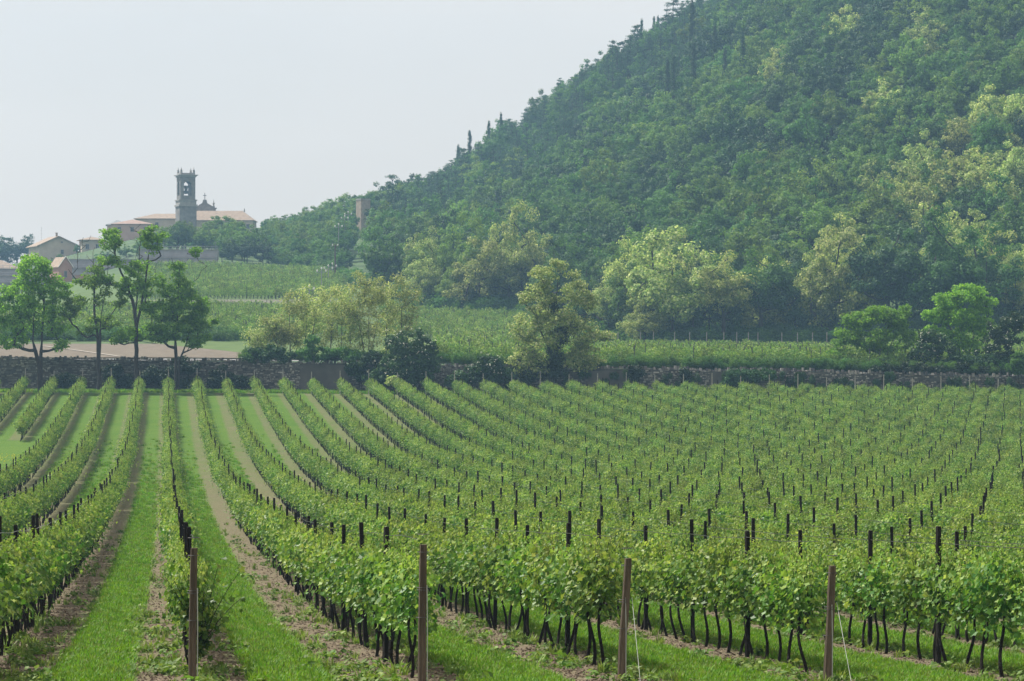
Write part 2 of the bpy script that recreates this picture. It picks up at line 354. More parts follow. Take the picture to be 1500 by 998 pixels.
def cluster_leaves(mb, centres, per, sig, size, flat=.7, shape='kite', mat=0, centre=None, up=.45, spread=.7):
    centres = np.asarray(centres, float)
    if len(centres) == 0: return
    n = len(centres) * per; c = np.repeat(centres, per, 0)
    d = rng.normal(0, 1, (n, 3)); d /= np.linalg.norm(d, axis=1, keepdims=True)
    rad = rng.random(n) ** .45
    sg = np.repeat(np.broadcast_to(sig, len(centres)) * rng.uniform(.7, 1.3, len(centres)), per)
    off = d * (rad * sg * 1.5)[:, None]; off[:, 2] *= flat
    add_leaves(mb, c + off, size * rng.uniform(.7, 1.3, n), d * .8, shape, up, spread, mat)
def lobe_points(lobes):
    """lobes: (cx, cy, cz, rx, ry, rz, n) -> points spread through each, biased to the shell"""
    out = []
    for cx, cy_, cz, rx, ry, rz, n in lobes:
        d = rng.normal(0, 1, (n, 3)); d /= np.linalg.norm(d, axis=1, keepdims=True)
        r = rng.uniform(.25, 1, n) ** .5
        out.append(np.c_[cx + d[:, 0] * r * rx, cy_ + d[:, 1] * r * ry, cz + d[:, 2] * r * rz])
    return np.concatenate(out)
def skeleton(mb, stems, targets, r_tip=.018, r_base=.2, wander=.12, mat=0, k=5, zlift=.25, power=.62):
    """limbs that grow out of the stems to reach every target"""
    nodes = []; par = []; wt = []
    for st in stems:
        p = -1
        for q in st:
            nodes.append(np.array(q, float)); par.append(p); p = len(nodes) - 1
    stemn = len(nodes)
    base = nodes[0]
    order = np.argsort([np.linalg.norm(t - base) for t in targets])
    ends = []
    for i in order:
        t = np.asarray(targets[i]); A = np.array(nodes)
        d = np.linalg.norm(A - t, axis=1)
        pen = np.maximum(0, A[:, 2] - (t[2] - zlift * d)) * 2.5 + np.where(A[:, 2] < base[2] + .6, 50, 0)
        j = int(np.argmin(d + pen)); L = d[j]; n = max(1, int(L / .55)); n = min(n, 6)
        a = nodes[j]; p = j
        for s in range(1, n + 1):
            f = s / n
            q = a * (1 - f) + t * f + np.array([0, 0, -.10 * L * math.sin(PI * f)])
            if s < n: q = q + rng.normal(0, wander * L / n, 3)
            nodes.append(q); par.append(p); p = len(nodes) - 1
        ends.append(p)
    cnt = np.zeros(len(nodes))
    for e in ends: cnt[e] += 1
    for i in range(len(nodes) - 1, -1, -1):
        if par[i] >= 0: cnt[par[i]] += cnt[i] if i >= stemn else 0
    # stems: accumulate downwards too
    for i in range(stemn - 1, -1, -1):
        if par[i] >= 0: cnt[par[i]] += cnt[i]
    tot = max(cnt.max(), 1); rad = r_tip + (r_base - r_tip) * (cnt / tot) ** power
    ids = [i for i in range(len(nodes)) if par[i] >= 0]
    A = np.array([nodes[par[i]] for i in ids]); B = np.array([nodes[i] for i in ids])
    ra = np.array([min(rad[par[i]], rad[i] * 1.6) if i >= stemn else rad[par[i]] for i in ids]); rb = np.array([rad[i] for i in ids])
    mb.tubes(A, B, ra, rb, k, mat)

# ------------------------------------------------------------------ grapevines
def vine_parts(seed, leaves=560, size=.108):
    """one grapevine, 0.95 m of row along Y: woody trunk and leafy wall"""
    global rng
    rng = np.random.default_rng(1000 + seed)
    wd = MB(); z = np.linspace(0, .86, 7); a = rng.uniform(0, 6)
    lean = rng.normal(0, .09, 2)
    P = np.c_[.035 * np.sin(z * 6 + a) + lean[0] * z * .6, .05 * np.cos(z * 5 + a) + lean[1] * z, z]; P[:, :2] -= P[0, :2]
    wd.path(P, .027, .018, 6)
    for s in (-1, 1):
        yy = np.linspace(0, .48, 4)
        wd.path(np.c_[P[-1, 0] + rng.normal(0, .01, 4), P[-1, 1] + s * yy, .86 + .05 * np.sin(yy * 5)], .02, .012, 5)
    lf = MB()
    # canes rise from the arm; leaves sit along them
    nc = 11; cy0 = rng.uniform(-.5, .5, nc); top = rng.uniform(1.34, 1.66, nc); n = leaves
    ci = rng.integers(0, nc, n); tt = rng.random(n) ** .85
    lx = rng.normal(0, .05, nc)[ci]; splay = rng.normal(0, .16, nc)[ci]
    z_ = .80 + tt * (top[ci] - .80)
    wdt = .155 * np.sin(np.clip((z_ - .62) / 1.05, 0, 1) * PI) ** .7 + .035
    x_ = lx + splay * tt * .6 + rng.normal(0, 1, n) * wdt; y_ = cy0[ci] + rng.normal(0, .09, n)
    droop = rng.random(n) < .12; z_ = np.where(droop, rng.uniform(.60, .95, n), z_)
    pts = np.c_[x_, y_, z_]
    out = np.c_[np.sign(x_) * .9, rng.normal(0, .3, n), np.zeros(n)]
    sz = size * rng.uniform(.65, 1.25, n) * np.where(tt > .85, .62, 1)
    yg = (z_ > top[ci] - .16) & (rng.random(n) < .75)
    add_leaves(lf, pts[~yg], sz[~yg], out[~yg], 'vine', up=.55, spread=.55); add_leaves(lf, pts[yg], sz[yg], out[yg], 'vine', up=.55, spread=.6, mat=1)
    # shoot tips standing above the wall of leaves
    for k_ in range(5):
        y0 = rng.uniform(-.5, .5); h = rng.uniform(.10, .30); q = 8; f = np.linspace(0, 1, q)
        pp = np.c_[rng.normal(0, .05) + .05 * f * rng.normal(), y0 + .04 * rng.normal(0, 1, q), 1.48 + h * f]
        pp[:, 0] += rng.normal(0, .02, q)
        add_leaves(lf, pp, size * .62 * (1 - .4 * f), np.zeros((q, 3)), 'vine', up=.2, spread=.9, mat=1)
        wd.path(np.vstack([[0, y0 * .8, .87], pp[::3]]), .006, .003, 3)
    return wd, lf
NV = 8
vine_wood = []; vine_leaf = []; vine_join = []
for s in range(NV):
    wd, lf = vine_parts(s)
    vine_wood.append(wd.mesh('trunk', M['vine_wood'])); vine_leaf.append(lf.mesh('foliage', [M['vine_leaf'], M['leaf_young']]))
    lf2 = MB(); lf2.merge(lf); lf2.f = [(f, m + 1) for f, m in lf2.f]
    j = MB().merge(wd, 0).merge(lf2); vine_join.append(j.mesh('grapevine_mass', [M['vine_wood'], M['vine_leaf'], M['leaf_young']]))
rng = np.random.default_rng(99)

def template(meshes, cname):
    col = bpy.data.collections.new(cname)
    for i, me in enumerate(meshes):
        o = bpy.data.objects.new('%s_%02d' % (cname, i), me); col.objects.link(o)
    return col
def scatter(name, pts, rot, scl, idx, col):
    """one object whose points carry instances of the pieces in col"""
    me = bpy.data.meshes.new(name); n = len(pts)
    me.vertices.add(n); me.vertices.foreach_set('co', np.asarray(pts, np.float32).ravel())
    for nm, ty, key, dat in (('rot', 'FLOAT_VECTOR', 'vector', rot), ('scl', 'FLOAT_VECTOR', 'vector', scl), ('idx', 'INT', 'value', idx)):
        at = me.attributes.new(nm, ty, 'POINT')
        at.data.foreach_set(key, np.asarray(dat, np.int32 if ty == 'INT' else np.float32).ravel())
    o = link(name, me)
    g = bpy.data.node_groups.new('scatter_' + name, 'GeometryNodeTree')
    g.interface.new_socket('Geometry', in_out='INPUT', socket_type='NodeSocketGeometry'); g.interface.new_socket('Geometry', in_out='OUTPUT', socket_type='NodeSocketGeometry')
    gi = g.nodes.new('NodeGroupInput'); go = g.nodes.new('NodeGroupOutput')
    iop = g.nodes.new('GeometryNodeInstanceOnPoints'); ci = g.nodes.new('GeometryNodeCollectionInfo')
    ci.inputs['Collection'].default_value = col; ci.inputs['Separate Children'].default_value = True; ci.inputs['Reset Children'].default_value = True
    iop.inputs['Pick Instance'].default_value = True
    def at(nm, ty):
        a = g.nodes.new('GeometryNodeInputNamedAttribute'); a.data_type = ty; a.inputs['Name'].default_value = nm; return a.outputs['Attribute']
    L = g.links.new
    L(gi.outputs[0], iop.inputs['Points']); L(ci.outputs[0], iop.inputs['Instance']); L(at('idx', 'INT'), iop.inputs['Instance Index'])
    L(at('rot', 'FLOAT_VECTOR'), iop.inputs['Rotation']); L(at('scl', 'FLOAT_VECTOR'), iop.inputs['Scale']); L(iop.outputs[0], go.inputs[0])
    md = o.modifiers.new('scatter', 'NODES'); md.node_group = g
    o['kind'] = 'stuff'
    return o
ORD = ['', 'first', 'second', 'third', 'fourth', 'fifth', 'sixth', 'seventh', 'eighth', 'ninth', 'tenth', 'eleventh', 'twelfth', 'thirteenth', 'fourteenth', 'fifteenth', 'sixteenth', 'seventeenth', 'eighteenth', 'nineteenth']
TENS = {2: 'twent', 3: 'thirt', 4: 'fort', 5: 'fift', 6: 'sixt', 7: 'sevent', 8: 'eight', 9: 'ninet'}
def ordinal(n):
    if n < 20: return ORD[n]
    h = ''
    if n >= 100: h = 'hundred-and-' if n > 100 else 'hundredth'; n -= 100
    if n == 0: return h
    if n < 20: return h + ORD[n]
    return h + (TENS[n // 10] + ('ieth' if n % 10 == 0 else 'y-' + ORD[n % 10]))
ROWN = {-5: 'short row at the far left edge', -4: 'short row ending in the grass clearing', -3: 'third row left of leftmost end post', -2: 'second row left of leftmost end post',
        -1: 'row left of leftmost end post', 0: 'row of the leftmost brown end post', 1: 'row behind the second brown end post', 2: 'row behind the third brown end post', 3: 'row behind the rightmost brown end post'}
for k in range(4, 40): ROWN[k] = ordinal(k - 3) + ' row right of rightmost end post'
ROW_START = {-5: 236, -4: 229, -3: 36, -2: 36, -1: 36, 0: 39.0, 1: 38.6, 2: 40.9, 3: 41.3}
ROW_END = 298.5
def rowx(k, Y): return C0 + SP * k + SL * Y
def inframe(X, Y, z, m=12, top=None):
    px = 750 + F * X / Y; py = 499 + F * (CZ - z) / Y; pt = 499 + F * (CZ - z - 1.9) / Y
    return (px > -m) & (px < 1500 + m) & (pt < 998 + m)
KS = list(range(-6, 33))
V = []; PO = []
for k in KS:
    y0 = ROW_START.get(k, 40.6 + .05 * (k - 3) if k > 3 else 236)
    y = y0 + .5; i = 0
    while y < ROW_END:
        i += 1
        gap = rng.random() < .02
        if not gap: V.append((k, y + rng.normal(0, .05), i))
        y += .95
    y = y0 + 4.7; i = 0
    while y < ROW_END - 1:
        i += 1; PO.append((k, y + rng.normal(0, .12), i)); y += 5.0
def attach(L):
    k = np.array([a[0] for a in L]); y = np.array([a[1] for a in L]); x = rowx(k, y) + rng.normal(0, .03, len(L)); z = zv(x, y)
    m = inframe(x, y, z, 60); return k, x, y, z, np.array([a[2] for a in L]), m
k_, x_, y_, z_, i_, m_ = attach(V)
row_rz = math.atan2(-SL, 1)
vis = np.where(inframe(x_, y_, z_, 4))[0]
near = set(vis[np.argsort(y_[vis])][:300].tolist())
seen_first = {}
for j in sorted(near, key=lambda j: (k_[j], y_[j])): seen_first.setdefault(int(k_[j]), []).append(j)
for k, js in seen_first.items():
    for c, j in enumerate(js):
        lab = 'leafy grapevine, %s back in %s' % (ordinal(c + 1), ROWN[k])
        s = int(rng.integers(NV)); rz = row_rz + (PI if rng.random() < .5 else 0); sc = float(rng.uniform(.92, 1.08)) * (.88 if k == 0 else 1)
        e = empty('grapevine', (x_[j], y_[j], z_[j]), lab, 'grapevine', 'grapevines trained along the trellis rows', rz); e.scale = (sc * (.72 if k == 0 else 1), 1, sc)
        link('trunk', vine_wood[s], e); link('foliage', vine_leaf[s], e)
rest = np.array([j for j in np.where(m_)[0] if j not in near])
vcol = template(vine_join, 'vine_piece')
n = len(rest); sc = rng.uniform(.88, 1.12, n)
dens = 1.0 + .12 * np.sin(y_[rest] * .11 + k_[rest] * 1.7)
scatter('grapevines_beyond', np.c_[x_[rest], y_[rest], z_[rest] - .01], np.c_[np.zeros(n), np.zeros(n), row_rz + PI * rng.integers(0, 2, n)],
        np.c_[sc * dens, np.ones(n) * 1.03, sc], rng.integers(0, NV, n), vcol)

# dark trellis posts
def post_mb(seed, h=2.0, wd=.066):
    r_ = random.Random(seed); b = MB(); lx, ly = r_.uniform(-.015, .015), r_.uniform(-.015, .015)
    zs = [0, .6, 1.3, h - .02, h]; wds = [wd, wd * .97, wd * .95, wd * .92, wd * .8]; v = []
    for z, q in zip(zs, wds):
        for sx_, sy_ in ((-1, -1), (1, -1), (1, 1), (-1, 1)): v.append((sx_ * q / 2 + lx * z, sy_ * q / 2 + ly * z, z))
    f = [(4 * a + i, 4 * a + (i + 1) % 4, 4 * a + 4 + (i + 1) % 4, 4 * a + 4 + i) for a in range(4) for i in range(4)] + [(16, 17, 18, 19)]
    return b.add(v, f)
posts = [post_mb(s, 1.97 + .05 * (s % 4)).mesh('trellis_post', M['post_dark']) for s in range(6)]
k_, x_, y_, z_, i_, m_ = attach(PO)
vis = np.where(inframe(x_, y_, z_, 2))[0]
nearp = vis[np.argsort(y_[vis])][:300].tolist(); seen_first = {}
for j in sorted(nearp, key=lambda j: (k_[j], y_[j])): seen_first.setdefault(int(k_[j]), []).append(j)
for k, js in seen_first.items():
    for c, j in enumerate(js):
        o = link('trellis_post', posts[int(rng.integers(6))], None, (x_[j], y_[j], z_[j] - .05), float(row_rz + rng.normal(0, .15)))
        o.rotation_euler[0] = rng.normal(0, .012); o.rotation_euler[1] = rng.normal(0, .015)
        tag(o, 'dark post, %s back in %s' % (ordinal(c + 1), ROWN[k]), 'post', 'dark trellis posts along the vine rows')
restp = np.array([j for j in np.where(m_)[0] if j not in set(nearp)]); n = len(restp)
pcol = template(posts, 'post_piece')
scatter('trellis_posts_beyond', np.c_[x_[restp], y_[restp], z_[restp] - .05], np.c_[rng.normal(0, .015, (n, 2)), np.full(n, row_rz)], np.ones((n, 3)), rng.integers(0, 6, n), pcol)
# pale end posts by the wall
for k in range(-5, 31):
    X = rowx(k, 299.2); z = float(zv(X, 299.2))
    b = MB(); h = 2.35 + .15 * math.sin(k * 2.1); b.tubes([(0, 0, 0)], [(.02, 0, h)], .055, .045, 6); b.tubes([(.02, 0, h)], [(.02, 0, h + .01)], .045, .001, 6)
    nm = ROWN[k]
    tag(b.obj('end_post', M['post_pale'], None, (X, 299.2, z)), 'pale post by the wall, end of ' + nm, 'post', 'pale end posts at the foot of the stone wall')
# trellis wires, one pair of rows at a time
for k in range(-3, 9):
    y0 = ROW_START.get(k, 40.6) - .3; ys = np.arange(y0, 200, 2.5); b = MB()
    for h, r_ in ((.86, .004), (1.25, .003), (1.86, .0055)):
        x = rowx(k, ys); sag = .015 * np.sin(ys * 1.256)
        b.path(np.c_[x, ys, zv(x, ys) + h - .05 + sag], r_, r_, 3)
    tag(b.obj('trellis_wire', M['wire']), 'thin wires between the posts of ' + ROWN[k], 'wire', 'trellis wires of the vine rows')
# brown end posts in front
EP = [(0, 284, 281, 803, 38.0, 'upright brown end post, leftmost, with young vine shoots around it'), (1, 620, 617, 798, 37.7, 'brown end post second from left, with white wire down its side'),
      (2, 920, 908, 818, 39.1, 'brown end post third from left, leaning to the right'), (3, 1220, 1210, 829, 39.4, 'rightmost brown end post, leaning right, with pale guy wire')]
for k, xt, xb, yt, Y, lab in EP:
    X = (xb - 750) / F * Y; Xt = (xt - 750) / F * Y; zb = float(zv(X, Y)); zt_ = CZ + (499 - yt) / F * Y
    e = empty('end_post', (X, Y, zb), lab, 'post', 'brown end posts at the near end of the vine rows', .25)
    b = MB(); H = zt_ - zb + .25; zs = np.linspace(0, 1, 7); v = []
    rr = random.Random(k)
    cs, sn = math.cos(-.25), math.sin(-.25)
    for s in zs:
        q = .092 * (1 - .12 * s) * (1 if s < 1 else .94); dx = (Xt - X) * s * 1.0 + rr.uniform(-.006, .006)
        for a_, b_ in ((-.5, -.42), (-.42, -.5), (.42, -.5), (.5, -.42), (.5, .42), (.42, .5), (-.42, .5), (-.5, .42)): v.append((dx * cs + a_ * q, dx * sn + b_ * q, -.25 + s * H))
    f = [(8 * a + i, 8 * a + (i + 1) % 8, 8 * a + 8 + (i + 1) % 8, 8 * a + 8 + i) for a in range(6) for i in range(8)]
    b.add(v, f); b.add(v, [tuple(range(48, 56))])
    b.obj('timber', M['post_brown'], e)
    g = MB(); g.path([(.06, -.058, H - .75), (.065, -.062, H - 1.2), (.06, -.07, .05)], .006, .006, 4); g.obj('wire', M['guy'], e)
    tw = MB()
    for hz in (H - .12, H - .34, H - .78, H - .81, H - 1.15): 
        for a in range(8):
            a0, a1 = a * PI / 4, (a + 1) * PI / 4; tw.tubes([(.072 * math.cos(a0) + (Xt - X) * hz / H, .072 * math.sin(a0), hz)], [(.072 * math.cos(a1) + (Xt - X) * hz / H, .072 * math.sin(a1), hz)], .004, .004, 3)
    tw.obj('wire_tie', M['wire'], e)
    if k in (2, 3):
        g = MB(); yb = Y - 1.1; g.path([(Xt + .05, Y, zb + 1.05), (X + .22, yb, float(zv(X, yb)))], .0032, .0032, 4)
        tag(g.obj('guy_wire', M['guy']), ('pale guy wire slanting to the ground from the ' + ('third brown end post' if k == 2 else 'rightmost brown end post')), 'wire')
# loose young shoots at the first end post
b = MB(); wdp = MB(); X0 = rowx(0, 39.4); Zb = float(zv(X0, 39.4))
for i in range(16):
    a = rng.uniform(0, 2 * PI); rr = rng.uniform(.15, .55); h = rng.uniform(.5, 1.25); q = 9; f = np.linspace(0, 1, q)
    pp = np.c_[math.cos(a) * rr * f ** 1.3 + .12, math.sin(a) * rr * f, .35 + h * f - .25 * f * f * rr]
    wdp.path(pp, .008, .003, 4); add_leaves(b, pp + rng.normal(0, .05, (q, 3)), .11 * (1 - .4 * f), np.zeros((q, 3)), 'vine', up=.3, spread=.9)
    add_leaves(b, pp + rng.normal(0, .07, (q, 3)), .10, np.zeros((q, 3)), 'vine', up=.3, spread=.9)
e = empty('grapevine', (X0, 39.3, Zb), 'straggling young grapevine with loose shoots around the leftmost brown end post', 'grapevine', 'grapevines trained along the trellis rows')
b.obj('foliage', M['vine_leaf'], e); wdp.obj('trunk', M['vine_wood'], e)

# ------------------------------------------------------------------ grass, weeds and clods on the vineyard floor
def tuft(seed, n=16, h=.11, sp=.06, wdt=.010, mat=None):
    g = np.random.default_rng(seed); b = MB(); a = g.uniform(0, 2 * PI, n); r = g.uniform(0, sp, n); L = h * g.uniform(.5, 1.25, n); bend = g.uniform(.1, .7, n)
    bx, by = r * np.cos(a), r * np.sin(a); d = a + g.normal(0, .6, n); px_, py_ = -np.sin(d), np.cos(d); v = []
    for i in range(n):
        for f, wf in ((0, 1), (.55, .8)):
            o = bend[i] * L[i] * f * f
            for s in (-1, 1): v.append((bx[i] + math.cos(d[i]) * o + s * px_[i] * wdt * wf, by[i] + math.sin(d[i]) * o + s * py_[i] * wdt * wf, L[i] * f))
        v.append((bx[i] + math.cos(d[i]) * bend[i] * L[i], by[i] + math.sin(d[i]) * bend[i] * L[i], L[i] * (1 - .2 * bend[i])))
    q = np.array([(0, 1, 3, 2)]); t = np.array([(2, 3, 4)]); o_ = (np.arange(n) * 5)[:, None]
    b.add(v, (q + o_).reshape(-1, 4)); b.f.append(((t + o_).reshape(-1, 3), 0))
    return b.mesh('grass_tuft', mat)
M['grass_dry'] = leaf_mat('grass_dry', (.10, .16, .02), (.15, .20, .04), (.24, .26, .09), transl=.3)
gcol = template([tuft(s, 22, .07 + .01 * s, .09, .008, M['grass_blade']) for s in range(4)] + [tuft(9, 9, .08, .09, .006, M['grass_dry'])], 'grass_piece')
def strip_half(k, Y): return (.155 + .045 * np.clip((Y - 60) / 140, 0, 1)) + np.clip((k - .5) / 2.5, 0, 1) * .14
def strew(n, ylo, yhi, ks, where, dens=1.6):
    """random ground points inside the frame; where: strip / bare / any"""
    u = rng.random(n); y = (ylo ** (1 - dens) + u * (yhi ** (1 - dens) - ylo ** (1 - dens))) ** (1 / (1 - dens))
    k = rng.choice(ks, n); t = rng.random(n); hw = strip_half(k, y)
    d = np.abs(t - np.where(k == -1, .53, .44)) - hw; keep = {'strip': d < .02, 'bare': d > -.02, 'any': d < 9}[where]
    x = rowx(k + t, y); z = zv(x, y); keep &= inframe(x, y, z, 20)
    return x[keep], y[keep], z[keep]
x, y, z = strew(240000, 37, 240, list(range(-3, 6)), 'strip', 1.8); keep = (rng.random(len(x)) < np.clip((245 - y) / 150, 0, 1) ** 1.5) & (np.sin(x * 3.3 + y * .8) + np.sin(y * 1.9 - x * 1.1) + np.sin(y * .37 + x) > rng.uniform(-3.2, -1.4, len(x))); x, y, z = x[keep], y[keep], z[keep]; n = len(x)
s_ = rng.uniform(.6, 1.25, n) * (1 + (y - 38) / 170)
scatter('grass', np.c_[x, y, z - .01], np.c_[rng.normal(0, .1, (n, 2)), rng.uniform(0, 6.28, n)], np.c_[s_, s_, s_ * rng.uniform(.6, 1.1, n)], rng.integers(0, 5, n), gcol)
def weed(seed):
    global rng
    b = MB(); rng = np.random.default_rng(500 + seed); n = 26
    a = rng.uniform(0, 6.28, n); r = rng.uniform(.01, .13, n)
    P = np.c_[r * np.cos(a), r * np.sin(a), rng.uniform(.01, .11, n)]
    add_leaves(b, P, rng.uniform(.04, .09, n), np.c_[np.cos(a), np.sin(a), np.zeros(n)] * .6, 'kite', up=.9, spread=.4)
    return b.mesh('weed', M['weed_leaf'])
wcol = template([weed(s) for s in range(5)] + [tuft(40 + s, 14, .16, .07, .010, M['weed_leaf']) for s in range(3)], 'weed_piece'); rng = np.random.default_rng(5)
x, y, z = strew(12000, 37, 130, list(range(-3, 6)), 'bare', 1.8)
pat = np.sin(x * 2.1 + y * .9) + np.sin(y * 1.7 - x * .7) + np.sin(y * .53 + x * 3.1); keep = pat > rng.uniform(-1.2, 1.6, len(x)); x, y, z = x[keep], y[keep], z[keep]; n = len(x)
s_ = rng.uniform(.5, 1.4, n)
scatter('weeds', np.c_[x, y, z - .01], np.c_[rng.normal(0, .1, (n, 2)), rng.uniform(0, 6.28, n)], np.c_[s_, s_, s_], rng.integers(0, 8, n), wcol)
def clod(seed):
    g = np.random.default_rng(seed); b = MB(); v = np.array([(1, 0, 0), (.3, .9, 0), (-.8, .6, 0), (-.8, -.6, 0), (.3, -.9, 0), (.1, .1, .8), (.0, 0, -.5)]) * g.uniform(.7, 1.3, (7, 3)) * .03
    return b.add(v, [(i, (i + 1) % 5, 5) for i in range(5)] + [((i + 1) % 5, i, 6) for i in range(5)]).mesh('clod', M['clod'])
def chip(seed):
    g = np.random.default_rng(seed); b = MB(); L, W = g.uniform(.02, .05), g.uniform(.006, .016)
    return b.add([(-L, -W, 0), (L, -W * .5, .01), (L * .9, W, .02), (-L * .8, W, .004)], [(0, 1, 2, 3)]).mesh('leaf_litter', M['litter'])
ccol = template([clod(s) for s in range(5)] + [chip(s) for s in range(5)], 'clod_piece')
x, y, z = strew(60000, 37, 110, list(range(-2, 6)), 'bare', 2.0); n = len(x); s_ = rng.uniform(.4, 1.2, n)
scatter('clods_and_litter', np.c_[x, y, z + .004], np.c_[rng.normal(0, .25, (n, 2)), rng.uniform(0, 6.28, n)], np.c_[s_, s_, s_], rng.integers(0, 10, n), ccol)
# yellow flowers in the clearing at the left edge
fl = MB(); X0, Y0 = (10 - 750) / F * 205, 205
for i in range(130):
    x = X0 + rng.normal(0, 1.0); y = Y0 + rng.normal(0, 4); z = float(zv(x, y)); s = .05; fl.add([(x - s, y, z + .25), (x, y - s, z + .28), (x + s, y, z + .25), (x, y + s, z + .29)], [(0, 1, 2, 3)])
tag(fl.obj('yellow_flowers', M['flower_yellow']), 'scattered yellow wildflowers in the grass clearing at the left edge', 'flowers', None, 'stuff')

# ------------------------------------------------------------------ the dry stone wall
def stone_mat():
    m, t = newmat('field_stone'); geo = N(t, 'ShaderNodeNewGeometry'); tc = N(t, 'ShaderNodeTexCoord')
    col = ramp(t, geo.outputs['Random Per Island'], [(0, (.06, .06, .06)), (.4, (.13, .125, .118)), (.8, (.24, .23, .21)), (1, (.40, .38, .35))])
    no = N(t, 'ShaderNodeTexNoise'); no.inputs['Scale'].default_value = .25; no.inputs['Detail'].default_value = 5; t.links.new(tc.outputs['Object'], no.inputs[0])
    st = ramp(t, no.outputs[0], [(.35, (.45, .47, .45)), (.6, (1, 1, 1))])
    mul = N(t, 'ShaderNodeMix', data_type='RGBA', blend_type='MULTIPLY'); mul.inputs[0].default_value = .8; t.links.new(col, mul.inputs[6]); t.links.new(st, mul.inputs[7])
    p = N(t, 'ShaderNodeBsdfPrincipled'); p.inputs['Roughness'].default_value = .95; t.links.new(mul.outputs[2], p.inputs['Base Color'])
    o = N(t, 'ShaderNodeOutputMaterial'); t.links.new(p.outputs[0], o.inputs[0]); return m
M['stone'] = stone_mat(); M['mortar'] = noise_mat('mortar', [(.3, (.05, .048, .045)), (.7, (.12, .115, .105))], 1.2)
M['render_patch'] = noise_mat('render_patch', [(.3, (.07, .068, .065)), (.7, (.13, .125, .118))], .5, 8)
WTX = [-150, 0, 340, 560, 760, 900, 1200, 1400, 1700]; WTY = [523, 523.5, 528, 532, 537, 539, 543, 549, 552]
def wall_top(px): return CZ + (499 - np.interp(px, WTX, WTY)) / F * WALL_Y
X0w, X1w = ux(-60, WALL_Y), ux(1620, WALL_Y)
e = empty('stone_wall', (0, WALL_Y, 0), 'long rough dry stone retaining wall along the far edge of the vineyard', 'wall')
core = MB(); xs = np.linspace(X0w, X1w, 90)
for a, b_ in zip(xs[:-1], xs[1:]):
    m_ = (a + b_) / 2; top = float(wall_top(750 + m_ * F / WALL_Y)) - .12; bot = float(zv(m_, WALL_Y)) - .3
    core.box((m_, .15, (top + bot) / 2), (b_ - a, .45, top - bot))
core.obj('core', M['mortar'], e)
st = MB(); z0 = -1.5
g = np.random.default_rng(3)
xcur = X0w
sv = []; 
row_h = .16
for r_ in range(28):
    x = X0w + g.uniform(0, .3)
    while x < X1w:
        L = g.uniform(.14, .38) if g.random() > .06 else g.uniform(.4, .7); px = 750 + (x + L / 2) * F / WALL_Y; top = float(wall_top(px)); bot = float(zv(x, WALL_Y)) - .1
        zc = bot + (r_ + .5) * row_h + g.normal(0, .02) + .05 * math.sin(x * .9 + r_)
        if zc < top - .16 and not (440 < px < 512 or 860 < px < 920 or 1040 < px < 1090): st.box((x + L / 2, -.10 + g.normal(0, .025), zc), (L - g.uniform(.02, .06), .12, row_h * g.uniform(.72, .98)), g.normal(0, .06), top=g.uniform(.8, .97))
        x += L
x = X0w
while x < X1w:                                        # upright coping stones
    L = g.uniform(.16, .4); px = 750 + (x + L / 2) * F / WALL_Y; top = float(wall_top(px)) + .10 * math.sin(x * .7) * math.sin(x * .23); h = g.uniform(.12, .40)
    st.box((x + L / 2, .1, top - .14 + h / 2), (L * .85, .55, h), g.normal(0, .1), top=g.uniform(.6, .95)); x += L
so_ = st.obj('stones', M['stone'], e); so_['kind'] = 'stuff'
for a, b_ in ((440, 512), (860, 920), (1040, 1090)):
    q = MB(); xa, xb = ux(a, WALL_Y), ux(b_, WALL_Y); top = float(wall_top((a + b_) / 2)) - .3; bot = float(zv((xa + xb) / 2, WALL_Y)) - .1
    q.box(((xa + xb) / 2, -.10, (top + bot) / 2), (xb - xa, .08, top - bot)); q.obj('render_patch', M['render_patch'], e)

